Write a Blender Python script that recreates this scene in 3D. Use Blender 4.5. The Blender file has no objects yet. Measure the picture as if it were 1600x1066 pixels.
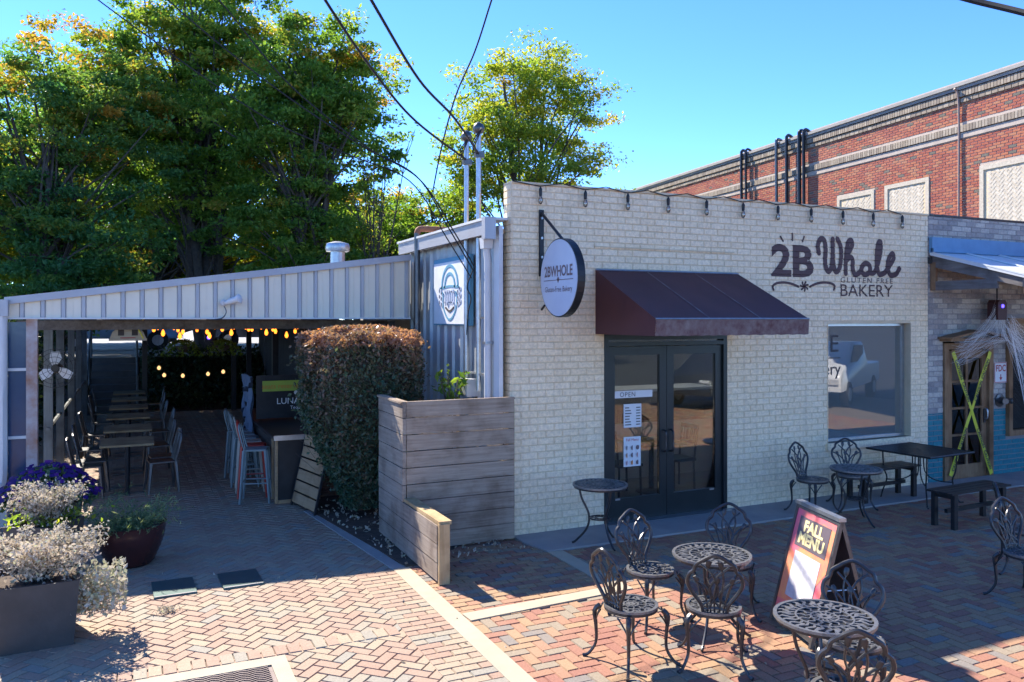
import bpy, bmesh, math, random
import numpy as np
from mathutils import Vector, Matrix, Euler
R = math.radians
random.seed(7); rng = np.random.default_rng(7)
scene = bpy.context.scene
COL = scene.collection

# ------------------------------------------------------------------ camera, sky, sun, exposure
YAW = 25.2
cam_d = bpy.data.cameras.new('camera'); cam = bpy.data.objects.new('camera', cam_d); COL.objects.link(cam)
cam.location = (0, 0, 2.6); cam.rotation_euler = (R(90), 0, R(-YAW))
cam_d.sensor_width = 36; cam_d.lens = 36 * 1260 / 1600; cam_d.shift_y = -36 / 1600
cam_d.clip_start = 0.05; cam_d.clip_end = 1500
scene.camera = cam
SUN = Vector((-.55, 1.74, 1.65)).normalized()
elev = math.asin(SUN.z); azim = math.atan2(SUN.x, SUN.y)
world = bpy.data.worlds.new('World'); scene.world = world; world.use_nodes = True
wn = world.node_tree.nodes; wl = world.node_tree.links
sky = wn.new('ShaderNodeTexSky'); sky.sky_type = 'NISHITA'; sky.sun_disc = False
sky.sun_elevation = elev; sky.sun_rotation = azim
sky.altitude = 1500; sky.air_density = .55; sky.dust_density = 0.0; sky.ozone_density = 3.0
hsv = wn.new('ShaderNodeHueSaturation'); hsv.inputs['Saturation'].default_value = 1.2; hsv.inputs['Hue'].default_value = .508
wl.new(sky.outputs[0], hsv.inputs['Color']); wl.new(hsv.outputs[0], wn['Background'].inputs[0]); wn['Background'].inputs[1].default_value = 0.12
sd = bpy.data.lights.new('sun', 'SUN'); sd.energy = 2.8; sd.angle = R(0.53); sd.color = (1, .93, .82)
so = bpy.data.objects.new('sun', sd); COL.objects.link(so); so.location = (-6, 20, 30)
so.rotation_euler = (-SUN).to_track_quat('-Z', 'Y').to_euler()
scene.view_settings.view_transform = 'Standard'; scene.view_settings.look = 'None'
scene.view_settings.exposure = 2.28; scene.view_settings.gamma = 1
scene.cycles.use_denoising = True
scene.cycles.max_bounces = 8; scene.cycles.transparent_max_bounces = 12
scene.cycles.caustics_reflective = False; scene.cycles.caustics_refractive = False

# ------------------------------------------------------------------ materials
MATS = {}
def newmat(name):
    m = bpy.data.materials.new(name); m.use_nodes = True
    nt = m.node_tree; b = nt.nodes['Principled BSDF']
    MATS[name] = m
    return m, nt, b
def wpos(nt):
    return nt.nodes.new('ShaderNodeNewGeometry').outputs['Position']
def noise(nt, vec, scale, detail=4, rough=.55):
    n = nt.nodes.new('ShaderNodeTexNoise'); n.inputs['Scale'].default_value = scale
    n.inputs['Detail'].default_value = detail; n.inputs['Roughness'].default_value = rough
    nt.links.new(vec, n.inputs['Vector']); return n.outputs['Fac']
def ramp(nt, fac, stops, interp='LINEAR'):
    r = nt.nodes.new('ShaderNodeValToRGB'); r.color_ramp.interpolation = interp
    e = r.color_ramp.elements
    while len(e) < len(stops): e.new(.5)
    for k, (p, c) in enumerate(stops):
        e[k].position = p; e[k].color = (*c, 1) if len(c) == 3 else c
    nt.links.new(fac, r.inputs[0]); return r.outputs[0]
def mixc(nt, fac, a, b, mode='MIX'):
    n = nt.nodes.new('ShaderNodeMix'); n.data_type = 'RGBA'; n.blend_type = mode
    if isinstance(fac, (int, float)): n.inputs[0].default_value = fac
    else: nt.links.new(fac, n.inputs[0])
    for s, v in ((6, a), (7, b)):
        if isinstance(v, tuple): n.inputs[s].default_value = (*v, 1)
        else: nt.links.new(v, n.inputs[s])
    return n.outputs[2]
def bump(nt, b, h, strength=.3, dist=.01):
    n = nt.nodes.new('ShaderNodeBump'); n.inputs['Strength'].default_value = strength
    n.inputs['Distance'].default_value = dist
    nt.links.new(h, n.inputs['Height']); nt.links.new(n.outputs[0], b.inputs['Normal'])
def pm(name, c1, c2=None, scale=6, rough=.6, metal=0, bmp=.15, bscale=None, spec=.4):
    m, nt, b = newmat(name)
    c2 = c2 or tuple(x * .8 for x in c1)
    p = wpos(nt)
    f = noise(nt, p, scale, 5, .6)
    f2 = ramp(nt, f, [(.3, (0, 0, 0)), (.7, (1, 1, 1))])
    nt.links.new(mixc(nt, f2, c1, c2), b.inputs['Base Color'])
    b.inputs['Roughness'].default_value = rough; b.inputs['Metallic'].default_value = metal
    b.inputs['Specular IOR Level'].default_value = spec
    if bmp: bump(nt, b, noise(nt, p, bscale or scale * 8, 4), bmp, .004)
    return m
def attr(nt, name='rnd'):
    a = nt.nodes.new('ShaderNodeAttribute'); a.attribute_name = name; return a.outputs['Fac']
def brickmat(name, stops, rough=.8, dirt=(.25, .2, .15), dirt_amt=.35, gscale=60, patch=1.3):
    m, nt, b = newmat(name)
    base = ramp(nt, attr(nt), stops, 'CONSTANT' if len(stops) > 3 else 'LINEAR')
    p = wpos(nt)
    g = ramp(nt, noise(nt, p, gscale, 5, .7), [(.3, (.72, .72, .72)), (.7, (1.15, 1.15, 1.15))])
    c = mixc(nt, 1.0, base, g, 'MULTIPLY')
    d = ramp(nt, noise(nt, p, patch, 6, .65), [(.5, (0, 0, 0)), (.75, (dirt_amt,) * 3)])
    nt.links.new(mixc(nt, d, c, dirt), b.inputs['Base Color'])
    b.inputs['Roughness'].default_value = rough; b.inputs['Specular IOR Level'].default_value = .25
    bump(nt, b, noise(nt, p, gscale * 2, 4), .25, .004)
    return m
def leafmat(name, stops, trans=.45, rough=.5, tr=(1.5, 1.5, .8)):
    m, nt, b = newmat(name)
    c = ramp(nt, attr(nt), stops)
    g = ramp(nt, noise(nt, wpos(nt), .9, 3), [(.3, (.75, .8, .75)), (.7, (1.2, 1.15, 1.05))])
    c = mixc(nt, 1.0, c, g, 'MULTIPLY')
    nt.links.new(c, b.inputs['Base Color']); b.inputs['Roughness'].default_value = rough
    b.inputs['Specular IOR Level'].default_value = .3
    t = nt.nodes.new('ShaderNodeBsdfTranslucent')
    nt.links.new(mixc(nt, 1.0, c, tr, 'MULTIPLY'), t.inputs[0])
    mx = nt.nodes.new('ShaderNodeMixShader'); mx.inputs[0].default_value = trans
    out = nt.nodes['Material Output']
    nt.links.new(b.outputs[0], mx.inputs[1]); nt.links.new(t.outputs[0], mx.inputs[2]); nt.links.new(mx.outputs[0], out.inputs[0])
    return m
def glassmat(name, tint=(.8, .85, .85), base=.1, k=1.0, film=None):
    m, nt, b = newmat(name)
    tr = nt.nodes.new('ShaderNodeBsdfTransparent'); tr.inputs[0].default_value = (*tint, 1)
    gl = nt.nodes.new('ShaderNodeBsdfGlossy'); gl.inputs['Roughness'].default_value = .015
    fr = nt.nodes.new('ShaderNodeFresnel'); fr.inputs[0].default_value = 1.55
    ma = nt.nodes.new('ShaderNodeMath'); ma.operation = 'MULTIPLY_ADD'
    nt.links.new(fr.outputs[0], ma.inputs[0]); ma.inputs[1].default_value = k; ma.inputs[2].default_value = base
    mx = nt.nodes.new('ShaderNodeMixShader'); nt.links.new(ma.outputs[0], mx.inputs[0])
    nt.links.new(tr.outputs[0], mx.inputs[1]); nt.links.new(gl.outputs[0], mx.inputs[2])
    last = mx.outputs[0]
    if film:
        df = nt.nodes.new('ShaderNodeBsdfDiffuse'); df.inputs[0].default_value = (*film[:3], 1)
        m2 = nt.nodes.new('ShaderNodeMixShader'); m2.inputs[0].default_value = film[3]
        nt.links.new(last, m2.inputs[1]); nt.links.new(df.outputs[0], m2.inputs[2]); last = m2.outputs[0]
    nt.links.new(last, nt.nodes['Material Output'].inputs[0])
    return m
def emit(name, c, s):
    m, nt, b = newmat(name)
    b.inputs['Base Color'].default_value = (*c, 1); b.inputs['Emission Color'].default_value = (*c, 1)
    b.inputs['Emission Strength'].default_value = s
    return m

PAVE_L = brickmat('paver_buff', [(0, (0.35, 0.245, 0.172)), (0.2, (0.361, 0.27, 0.184)), (0.38, (0.344, 0.229, 0.163)), (0.54, (0.317, 0.267, 0.196)), (0.66, (0.366, 0.279, 0.19)), (0.8, (0.333, 0.217, 0.154)), (0.93, (0.289, 0.258, 0.206))], dirt=(.36, .28, .20), dirt_amt=.6)
PAVE_R = brickmat('paver_red', [(0, (0.345, 0.186, 0.114)), (0.2, (0.359, 0.225, 0.126)), (0.4, (0.317, 0.151, 0.1)), (0.58, (0.282, 0.225, 0.159)), (0.68, (0.352, 0.206, 0.119)), (0.82, (0.303, 0.139, 0.097)), (0.94, (0.219, 0.19, 0.163))], dirt=(.33, .235, .155), dirt_amt=.5)
JOINT = pm('paver_joint', (.17, .135, .10), (.24, .19, .14), 30, .95)
CREAM = brickmat('cream_painted_brick', [(0, (.87, .69, .45)), (1, (.92, .75, .51))], rough=.6, dirt=(.74, .58, .39), dirt_amt=.4, gscale=25, patch=.9)
_nt = CREAM.node_tree; _b = _nt.nodes['Principled BSDF']; _src = _b.inputs['Base Color'].links[0].from_socket
_mp = _nt.nodes.new('ShaderNodeMapping'); _mp.inputs['Scale'].default_value = (5, 5, .35); _nt.links.new(wpos(_nt), _mp.inputs[0])
_st = ramp(_nt, noise(_nt, _mp.outputs[0], 1.6, 6, .7), [(.52, (0, 0, 0)), (.80, (.55, .55, .55))])
_c = mixc(_nt, _st, _src, (.50, .40, .29))
_ch = ramp(_nt, noise(_nt, wpos(_nt), 16, 3, .5), [(.70, (0, 0, 0)), (.76, (.7, .7, .7))])
_nt.links.new(mixc(_nt, _ch, _c, (.55, .42, .31)), _b.inputs['Base Color'])
CREAM_MORTAR = pm('cream_mortar', (.60, .47, .30), (.72, .58, .39), 4, .85)
GREYB = brickmat('grey_washed_brick', [(0, (.35, .31, .28)), (.3, (.44, .395, .34)), (.6, (.29, .265, .25)), (.8, (.52, .47, .40))], dirt=(.54, .49, .42), dirt_amt=.5, gscale=30)
GREY_MORTAR = pm('grey_mortar', (.24, .23, .24), (.32, .30, .29), 8, .9)
TEALB = brickmat('teal_painted_brick', [(0, (0.014, 0.173, 0.215)), (1, (0.021, 0.216, 0.252))], rough=.5, dirt=(.05, .22, .25), dirt_amt=.3, gscale=25)
REDB = brickmat('red_brick', [(0, (0.378, 0.106, 0.063)), (0.3, (0.441, 0.15, 0.079)), (0.55, (0.336, 0.088, 0.058)), (0.8, (0.42, 0.175, 0.095)), (0.93, (0.158, 0.138, 0.105))], dirt=(.45, .22, .16), dirt_amt=.3, gscale=20, patch=.5)
RED_MORTAR = pm('red_wall_mortar', (.50, .42, .35), (.40, .33, .28), 6, .9)
DRAIN = pm('drain_pipe_tan', (.34, .25, .21), (.28, .2, .17), 6, .6)
INFILL = brickmat('cream_infill_brick', [(0, (.56, .49, .39)), (1, (.66, .59, .48))], dirt=(.42, .36, .28), dirt_amt=.5, gscale=20)
PALEB = brickmat('pale_brick', [(0, (0.32, 0.258, 0.194)), (0.3, (0.4, 0.334, 0.259)), (0.55, (0.264, 0.213, 0.166)), (0.8, (0.36, 0.296, 0.223))], dirt=(.22, .19, .16), dirt_amt=.6, gscale=20)
CONC = pm('cream_concrete', (.43, .36, .25), (.34, .29, .21), 3, .85, bmp=.3, bscale=60)
CONC_G = pm('grey_concrete', (.34, .32, .29), (.25, .24, .23), 2.2, .85, bmp=.3, bscale=60)
STEPC = pm('dark_step_concrete', (.13, .125, .115), (.09, .088, .08), 3, .9)
ASPH = pm('asphalt', (.055, .055, .058), (.04, .04, .042), 3, .9, bmp=.5, bscale=120)
SOIL = pm('soil_mulch', (.10, .07, .05), (.05, .035, .025), 14, .95, bmp=.8, bscale=40)
def woodmat(name, a, b_, axis=(1, .06, 1), scale=14):
    m, nt, b = newmat(name)
    mp = nt.nodes.new('ShaderNodeMapping'); tc = nt.nodes.new('ShaderNodeTexCoord')
    oi = nt.nodes.new('ShaderNodeObjectInfo')
    ad = nt.nodes.new('ShaderNodeVectorMath'); ad.operation = 'ADD'
    nt.links.new(tc.outputs['Object'], ad.inputs[0]); nt.links.new(oi.outputs['Location'], ad.inputs[1])
    nt.links.new(ad.outputs[0], mp.inputs[0]); mp.inputs['Scale'].default_value = axis
    f = noise(nt, mp.outputs[0], scale, 8, .7)
    f = ramp(nt, f, [(.3, (0, 0, 0)), (.68, (1, 1, 1))])
    st = ramp(nt, noise(nt, wpos(nt), 3.1, 4), [(.45, (1, 1, 1)), (.75, (.55, .5, .47))])
    c = mixc(nt, 1.0, mixc(nt, f, a, b_), st, 'MULTIPLY')
    nt.links.new(c, b.inputs['Base Color']); b.inputs['Roughness'].default_value = .85
    b.inputs['Specular IOR Level'].default_value = .2
    bump(nt, b, f, .25, .004)
    return m
WOODX = woodmat('weathered_wood', (.25, .185, .13), (.42, .33, .245), (.7, 8, 14), 3)
WOODY = woodmat('weathered_wood_side', (.23, .18, .14), (.38, .31, .24), (8, .7, 14), 3)
WOODEND = woodmat('wood_end_post', (.42, .29, .14), (.52, .37, .20), (10, 10, .6), 3)
DOORWOOD = woodmat('door_wood', (.22, .12, .06), (.33, .20, .11), (8, 8, .8), 3)
GREYWOOD = woodmat('grey_beam_wood', (.12, .105, .10), (.22, .20, .185), (8, .6, 8), 3)
POSTWOOD = woodmat('grey_green_post', (.16, .17, .16), (.25, .26, .24), (10, 10, .6), 3)
PALLET = woodmat('pallet_slat', (.36, .22, .11), (.46, .30, .17), (.8, 8, 8), 3)
TABLEWOOD = woodmat('table_wood', (.26, .19, .10), (.36, .28, .16), (.8, 8, 8), 3)
IRON = pm('cast_iron_black', (.030, .030, .032), (.05, .05, .052), 25, .32, .35, .1, spec=.6)
IRON_LIT = pm('sunlit_cast_iron', (.15, .148, .145), (.24, .235, .23), 30, .42, .6, .1, spec=.6)  # tops and seats: sun and sky sheen put in as paler iron
BLACKM = pm('black_metal', (.018, .019, .021), (.03, .03, .032), 9, .4, .3, .1)
DOORM = pm('door_dark_bronze', (.016, .024, .026), (.024, .032, .034), 4, .35, .3, .05)
GUNM = pm('gunmetal', (.10, .10, .10), (.16, .155, .15), 8, .4, .8, .1)
GALV = pm('galvanised_steel', (.48, .49, .50), (.36, .37, .38), 12, .35, .85, .05)
WHITEM = pm('white_painted_metal', (.66, .65, .63), (.56, .55, .53), 3, .45, 0, .05)
FASC = pm('fascia_offwhite_metal', (.80, .71, .55), (.70, .62, .49), 1.6, .42, .1, .06)
TRIM_RIBSHADE = pm('fascia_trim_and_rib_shade', (.44, .43, .43), (.37, .36, .37), 2, .4, .2, .05)  # own grey of the trim; on canopy ribs it stands for shading
SIDEM = pm('side_panel_metal', (.50, .52, .52), (.40, .42, .43), 1.5, .4, .25, .06)
WHITE = pm('white_paint', (.75, .74, .72), (.66, .65, .63), 5, .6)
AWN = pm('awning_canvas_maroon', (.10, .034, .036), (.065, .023, .027), 1.7, .6, 0, .25, 220, .3)
AWNV = pm('awning_valance', (.085, .026, .032), (.20, .16, .15), 9, .5, 0, .25, 160, .35)
BROWNP = pm('brown_wall_paint', (.075, .035, .032), (.10, .05, .045), 8, .6)
SIGNW = pm('sign_white_face', (.50, .53, .60), (.45, .48, .56), 3, .5)
RUST = pm('rusty_painted_steel', (.50, .50, .50), (.30, .11, .04), 3.5, .7)
RUSTP = pm('rust_pipe', (.30, .13, .07), (.22, .09, .05), 9, .8)
RED = pm('red_powdercoat', (.50, .045, .03), (.42, .04, .03), 8, .4)
GSTOOL = pm('grey_green_powdercoat', (.22, .27, .26), (.17, .21, .21), 8, .45)
CSTOOL = pm('cream_powdercoat', (.42, .38, .30), (.36, .32, .25), 8, .45)
BLUEP = pm('blue_painted_board', (.13, .28, .44), (.10, .23, .37), 5, .55)
ROOFW = pm('white_roof_sheet', (.66, .68, .68), (.58, .60, .61), 2, .4)
BARK = pm('bark', (.10, .085, .07), (.055, .045, .04), 9, .95, 0, .8, 30)
RUBBER = pm('black_rubber', (.012, .012, .012), (.02, .02, .02), 8, .7)
TERRA = pm('glazed_oxblood_pot', (.05, .017, .017), (.035, .013, .013), 5, .25, 0, .05, spec=.6)
PLANTER = pm('charcoal_planter', (.045, .042, .04), (.065, .06, .057), 6, .55, 0, .3)
PLATE = pm('green_steel_plate', (.035, .075, .068), (.05, .095, .085), 9, .5, .3, .3, 90)
GRATE = pm('grate_iron', (.20, .16, .15), (.14, .11, .10), 12, .6, .5, .2)
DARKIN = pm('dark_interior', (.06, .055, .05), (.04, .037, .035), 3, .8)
INWALL = pm('interior_plaster', (.74, .72, .67), (.68, .66, .61), 2, .8)
INFLOOR = pm('interior_floor', (.16, .14, .13), (.11, .10, .09), 4, .3)
PAPER = pm('paper_white', (.72, .71, .69), (.68, .67, .65), 4, .8, 0, 0)
INK = pm('ink_dark', (.05, .045, .045), (.07, .06, .06), 5, .7, 0, 0)
INKBR = pm('ink_brown', (.16, .11, .11), (.19, .13, .13), 5, .7, 0, 0)
SIGNRED = pm('sign_red', (.45, .05, .05), (.40, .05, .05), 5, .5, 0, 0)
YELLOW = pm('caution_yellow', (.62, .60, .04), (.55, .53, .04), 5, .5, 0, 0)
LIME = pm('lime_board', (.32, .42, .05), (.27, .36, .05), 5, .6, 0, 0)
ORANGE = pm('orange_paint', (.60, .20, .03), (.55, .17, .03), 5, .6, 0, 0)
PINK = pm('poster_pink', (.72, .10, .20), (.74, .24, .14), 5, .35, 0, 0)
POSTER2 = pm('poster_orange', (.80, .34, .12), (.76, .18, .14), 6, .35, 0, 0)
POSTERD = pm('poster_dark', (.10, .08, .09), (.13, .10, .11), 5, .4, 0, 0)
POSTERW = pm('poster_white', (.72, .70, .70), (.68, .66, .66), 5, .4, 0, 0)
POSTERG = pm('poster_grey', (.60, .58, .58), (.42, .40, .42), 18, .4, 0, 0)
CREAMTXT = pm('poster_cream_letters', (.72, .62, .30), (.68, .55, .26), 5, .4, 0, 0)
BLUEART = pm('mural_blue', (.10, .28, .38), (.13, .32, .42), 5, .6, 0, 0)
REDBOX = pm('dark_red_box', (.07, .02, .02), (.05, .015, .015), 5, .5)
DRAPE = pm('blue_grey_netting', (.09, .14, .22), (.13, .19, .27), 12, .9)
BULB = emit('warm_bulb', (1, .22, .02), .9); BULBW = emit('pale_bulb', (1, .55, .22), .35); BLUELED = emit('blue_led', (.06, .04, 1), 1.6)
CLEARB = glassmat('clear_bulb', (.7, .68, .62), .12)
GLASS = glassmat('door_glass', (.84, .89, .88), .03, 1.0)
WGLASS = glassmat('window_glass', (.60, .65, .63), .16, 1.5, (.50, .54, .52, .16))
DGLASS = glassmat('dark_glass', (.35, .40, .42), .08, 1.2)
CARGLASS = glassmat('car_glass', (.10, .12, .13), .1, 1.2)
CARW = pm('white_car_paint', (.72, .72, .72), (.70, .70, .70), 2, .25, 0, 0, spec=.6)
CARD = pm('charcoal_car_paint', (.03, .035, .045), (.035, .04, .05), 2, .25, .2, 0, spec=.6)
CARB = pm('blue_car_paint', (.16, .24, .34), (.17, .25, .35), 2, .25, .2, 0, spec=.6)
TAIL = pm('tail_light_red', (.5, .02, .02), (.45, .02, .02), 5, .2, 0, 0)
ADDED_SKYLIGHT, _n, _b = newmat('added_frosted_skylight')  # diffusing sheet for the roof light added over the bakery interior
_t = _n.nodes.new('ShaderNodeBsdfTranslucent'); _t.inputs[0].default_value = (.8, .8, .78, 1); _n.links.new(_t.outputs[0], _n.nodes['Material Output'].inputs[0])
COBWEB = pm('cobweb_fibre', (.80, .79, .78), (.75, .74, .73), 9, .9, 0, 0)
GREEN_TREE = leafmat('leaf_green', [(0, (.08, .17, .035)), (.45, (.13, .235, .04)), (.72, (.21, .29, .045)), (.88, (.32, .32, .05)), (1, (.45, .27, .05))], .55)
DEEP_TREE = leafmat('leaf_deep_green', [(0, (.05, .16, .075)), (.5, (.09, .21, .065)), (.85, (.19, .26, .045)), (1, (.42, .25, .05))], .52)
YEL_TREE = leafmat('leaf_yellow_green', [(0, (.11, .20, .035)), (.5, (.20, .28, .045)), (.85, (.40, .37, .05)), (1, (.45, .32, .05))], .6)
HEDGE = leafmat('leaf_hedge', [(0, (.045, .11, .075)), (.35, (.10, .12, .075)), (.6, (.23, .155, .125)), (1, (.45, .23, .16))], .3, .3)
DRYL = leafmat('leaf_dried_silver', [(0, (.36, .31, .25)), (.6, (.52, .46, .385)), (.85, (.60, .54, .46)), (1, (.42, .43, .29))], .3, .8, (1.05, 1.0, .95))
SAGE = leafmat('leaf_sage_green', [(0, (.07, .13, .06)), (.6, (.13, .20, .10)), (1, (.25, .27, .13))], .3)
PETAL = leafmat('petal_purple', [(0, (.035, .008, .12)), (.8, (.06, .012, .18)), (1, (.22, .03, .26))], .25)
IVY = leafmat('leaf_ivy', [(0, (.015, .035, .015)), (1, (.05, .08, .03))], .2)
FERN = leafmat('leaf_fern', [(0, (.08, .16, .02)), (1, (.20, .28, .04))], .45)

# ------------------------------------------------------------------ mesh helpers
def link(o, parent=None):
    COL.objects.link(o)
    if parent is not None: o.parent = parent
    return o
class MB:
    def __init__(s): s.v = []; s.f = []
    def add(s, vs, fs):
        n = len(s.v); s.v += [tuple(v) for v in vs]; s.f += [tuple(i + n for i in f) for f in fs]
        return s
    def box(s, c, d, rot=None, taper=1.0):
        hx, hy, hz = d[0] / 2, d[1] / 2, d[2] / 2
        vs = []
        for z in (-hz, hz):
            k = taper if z > 0 else 1
            for x, y in ((-hx, -hy), (hx, -hy), (hx, hy), (-hx, hy)):
                vs.append(Vector((x * k, y * k, z)))
        if rot is not None:
            m = rot if isinstance(rot, Matrix) else Euler(rot).to_matrix()
            vs = [m @ v for v in vs]
        c = Vector(c)
        return s.add([v + c for v in vs], [(3, 2, 1, 0), (4, 5, 6, 7), (0, 1, 5, 4), (1, 2, 6, 5), (2, 3, 7, 6), (3, 0, 4, 7)])
    def tube(s, pts, r, n=6, closed=False, caps=True, flat=None):
        pts = [Vector(p) for p in pts]; N = len(pts)
        rs = r if isinstance(r, (list, tuple)) else [r] * N
        tang = []
        for i in range(N):
            a = pts[(i - 1) % N] if (closed or i > 0) else pts[i]
            b = pts[(i + 1) % N] if (closed or i < N - 1) else pts[i]
            t = b - a; tang.append(t.normalized() if t.length > 1e-9 else Vector((0, 0, 1)))
        up = Vector((0, 0, 1)) if abs(tang[0].z) < .9 else Vector((1, 0, 0))
        if flat is not None: up = Vector(flat)
        base = len(s.v)
        prev = None
        for i in range(N):
            t = tang[i]
            if flat is not None:
                u = up - t * up.dot(t)
            elif prev is None: u = up - t * up.dot(t)
            else: u = prev - t * prev.dot(t)
            if u.length < 1e-6: u = t.orthogonal()
            u.normalize(); prev = u; w = t.cross(u)
            for k in range(n):
                a = 2 * math.pi * (k + .5) / n
                fu = .55 if flat is not None else 1
                s.v.append(tuple(pts[i] + (u * math.cos(a) * fu + w * math.sin(a)) * rs[i]))
        for i in range(N if closed else N - 1):
            j = (i + 1) % N
            for k in range(n):
                k2 = (k + 1) % n
                s.f.append((base + i * n + k, base + j * n + k, base + j * n + k2, base + i * n + k2))
        if caps and not closed:
            s.f.append(tuple(base + k for k in range(n))); s.f.append(tuple(base + (N - 1) * n + k for k in reversed(range(n))))
        return s
    def lathe(s, prof, n=16, c=(0, 0, 0), a0=0, wob=None):
        base = len(s.v)
        for r, z in prof:
            for k in range(n):
                a = a0 + 2 * math.pi * k / n
                s.v.append((c[0] + r * math.cos(a), c[1] + r * math.sin(a), c[2] + z))
        for i in range(len(prof) - 1):
            for k in range(n):
                k2 = (k + 1) % n
                s.f.append((base + i * n + k, base + i * n + k2, base + (i + 1) * n + k2, base + (i + 1) * n + k))
        s.f.append(tuple(base + k for k in reversed(range(n))))
        s.f.append(tuple(base + (len(prof) - 1) * n + k for k in range(n)))
        return s
    def prism(s, poly, a, b, axis='y'):
        """extrude 2d polygon between a and b along axis"""
        n = len(poly)
        def P(p, d):
            return {'y': (p[0], d, p[1]), 'x': (d, p[0], p[1]), 'z': (p[0], p[1], d)}[axis]
        vs = [P(p, a) for p in poly] + [P(p, b) for p in poly]
        fs = [tuple(range(n)), tuple(reversed(range(n, 2 * n)))]
        for i in range(n):
            j = (i + 1) % n; fs.append((i, i + n, j + n, j))
        return s.add(vs, fs)
    def build(s, name, mat, parent=None, smooth=False):
        me = bpy.data.meshes.new(name); me.from_pydata(s.v, [], s.f)
        bm = bmesh.new(); bm.from_mesh(me); bmesh.ops.recalc_face_normals(bm, faces=bm.faces); bm.to_mesh(me); bm.free()
        if smooth:
            me.polygons.foreach_set('use_smooth', [True] * len(me.polygons))
            try: me.set_sharp_from_angle(angle=R(45))
            except Exception: pass
        me.materials.append(mat)
        return link(bpy.data.objects.new(name, me), parent)
def cr(pts, k=6, closed=False):
    """catmull-rom"""
    P = [Vector(p) for p in pts]; out = []; n = len(P)
    for i in range(n if closed else n - 1):
        if closed: a, b, c, d = P[i - 1], P[i], P[(i + 1) % n], P[(i + 2) % n]
        else: a, b, c, d = P[max(i - 1, 0)], P[i], P[i + 1], P[min(i + 2, n - 1)]
        for j in range(k):
            t = j / k
            out.append(.5 * ((2 * b) + (c - a) * t + (2 * a - 5 * b + 4 * c - d) * t * t + (3 * b - a - 3 * c + d) * t ** 3))
    if not closed: out.append(P[-1])
    return out
def tag(o, label, cat, group=None):
    o['label'] = label; o['category'] = cat
    if group: o['group'] = group
    return o
def thing(name, label, cat, loc=(0, 0, 0), rz=0, group=None):
    o = bpy.data.objects.new(name, None); o.empty_display_size = .1
    link(o); o.location = loc; o.rotation_euler = (0, 0, rz)
    return tag(o, label, cat, group)
def struct(o): o['kind'] = 'structure'; return o
def stuff(o): o['kind'] = 'stuff'; return o
def dup(root, loc, rz, label=None, group=None):
    r = root.copy(); link(r); r.location = loc; r.rotation_euler = (0, 0, rz)
    if label: r['label'] = label
    if group: r['group'] = group
    def rec(src, dst):
        for ch in src.children:
            c = ch.copy(); link(c, dst); rec(ch, c)
    rec(root, r); return r
def npmesh(name, V, F, mat, parent=None, rnd=None, smooth=False):
    me = bpy.data.meshes.new(name); nf, k = F.shape
    me.vertices.add(len(V)); me.vertices.foreach_set('co', np.ascontiguousarray(V, dtype=np.float32).ravel())
    me.loops.add(nf * k); me.loops.foreach_set('vertex_index', np.ascontiguousarray(F, dtype=np.int32).ravel())
    me.polygons.add(nf); me.polygons.foreach_set('loop_start', np.arange(0, nf * k, k, dtype=np.int32))
    me.update(calc_edges=True)
    if rnd is not None:
        a = me.attributes.new('rnd', 'FLOAT', 'POINT'); a.data.foreach_set('value', np.ascontiguousarray(rnd, dtype=np.float32))
    me.polygons.foreach_set('use_smooth', np.full(nf, bool(smooth)))
    me.materials.append(mat)
    return link(bpy.data.objects.new(name, me), parent)
BOXF = np.array([[4, 5, 6, 7], [0, 1, 5, 4], [1, 2, 6, 5], [2, 3, 7, 6], [3, 0, 4, 7]])
def brick_unit(ch=.06):
    b = [(-.5, -.5, 0), (.5, -.5, 0), (.5, .5, 0), (-.5, .5, 0)]
    return np.array(b + [(x * (1 - ch), y * (1 - 2 * ch), 1) for x, y, _ in b])
BUNIT = brick_unit()
VARIANTS = {}
def brick_variant(mat, q):
    key = (mat.name, q)
    if key not in VARIANTS:
        me = bpy.data.meshes.new('brick'); me.from_pydata([tuple(v) for v in BUNIT], [], [tuple(f) for f in BOXF])
        a = me.attributes.new('rnd', 'FLOAT', 'POINT'); a.data.foreach_set('value', [q / 16 + 1 / 32] * 8)
        me.materials.append(mat); VARIANTS[key] = me
    return VARIANTS[key]
def lay_bricks(mats4, dims, rnd, mat, parent, name='brick', n_parts=300, key=None, rest='brick_field'):
    """mats4: (N,4,4) placing a unit brick (base at z=0, proud along +z); dims (N,3). the n_parts with the largest key become objects"""
    N = len(mats4)
    if N == 0: return
    order = np.argsort(-key) if key is not None else np.arange(N)
    for i in order[:n_parts]:
        o = bpy.data.objects.new(name, brick_variant(mat, int(min(15, rnd[i] * 16))))
        link(o, parent)
        M = mats4[i] @ np.diag([dims[i][0], dims[i][1], dims[i][2], 1])
        o.matrix_world = Matrix(M.tolist())
    rest_i = order[n_parts:]
    if len(rest_i):
        n = len(rest_i)
        P = BUNIT[None] * dims[rest_i][:, None, :]
        M = mats4[rest_i]
        V = np.einsum('nij,nkj->nki', M[:, :3, :3], P) + M[:, None, :3, 3]
        F = (BOXF[None] + (np.arange(n) * 8)[:, None, None]).reshape(-1, 4)
        q = (np.floor(rnd[rest_i] * 16).clip(0, 15)) / 16 + 1 / 32
        o = npmesh(rest, V.reshape(-1, 3), F, mat, parent, np.repeat(q, 8)); stuff(o)
def frame4(origin, ux, uy, uz):
    M = np.eye(4); M[:3, 0] = ux; M[:3, 1] = uy; M[:3, 2] = uz; M[:3, 3] = origin; return M
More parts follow.
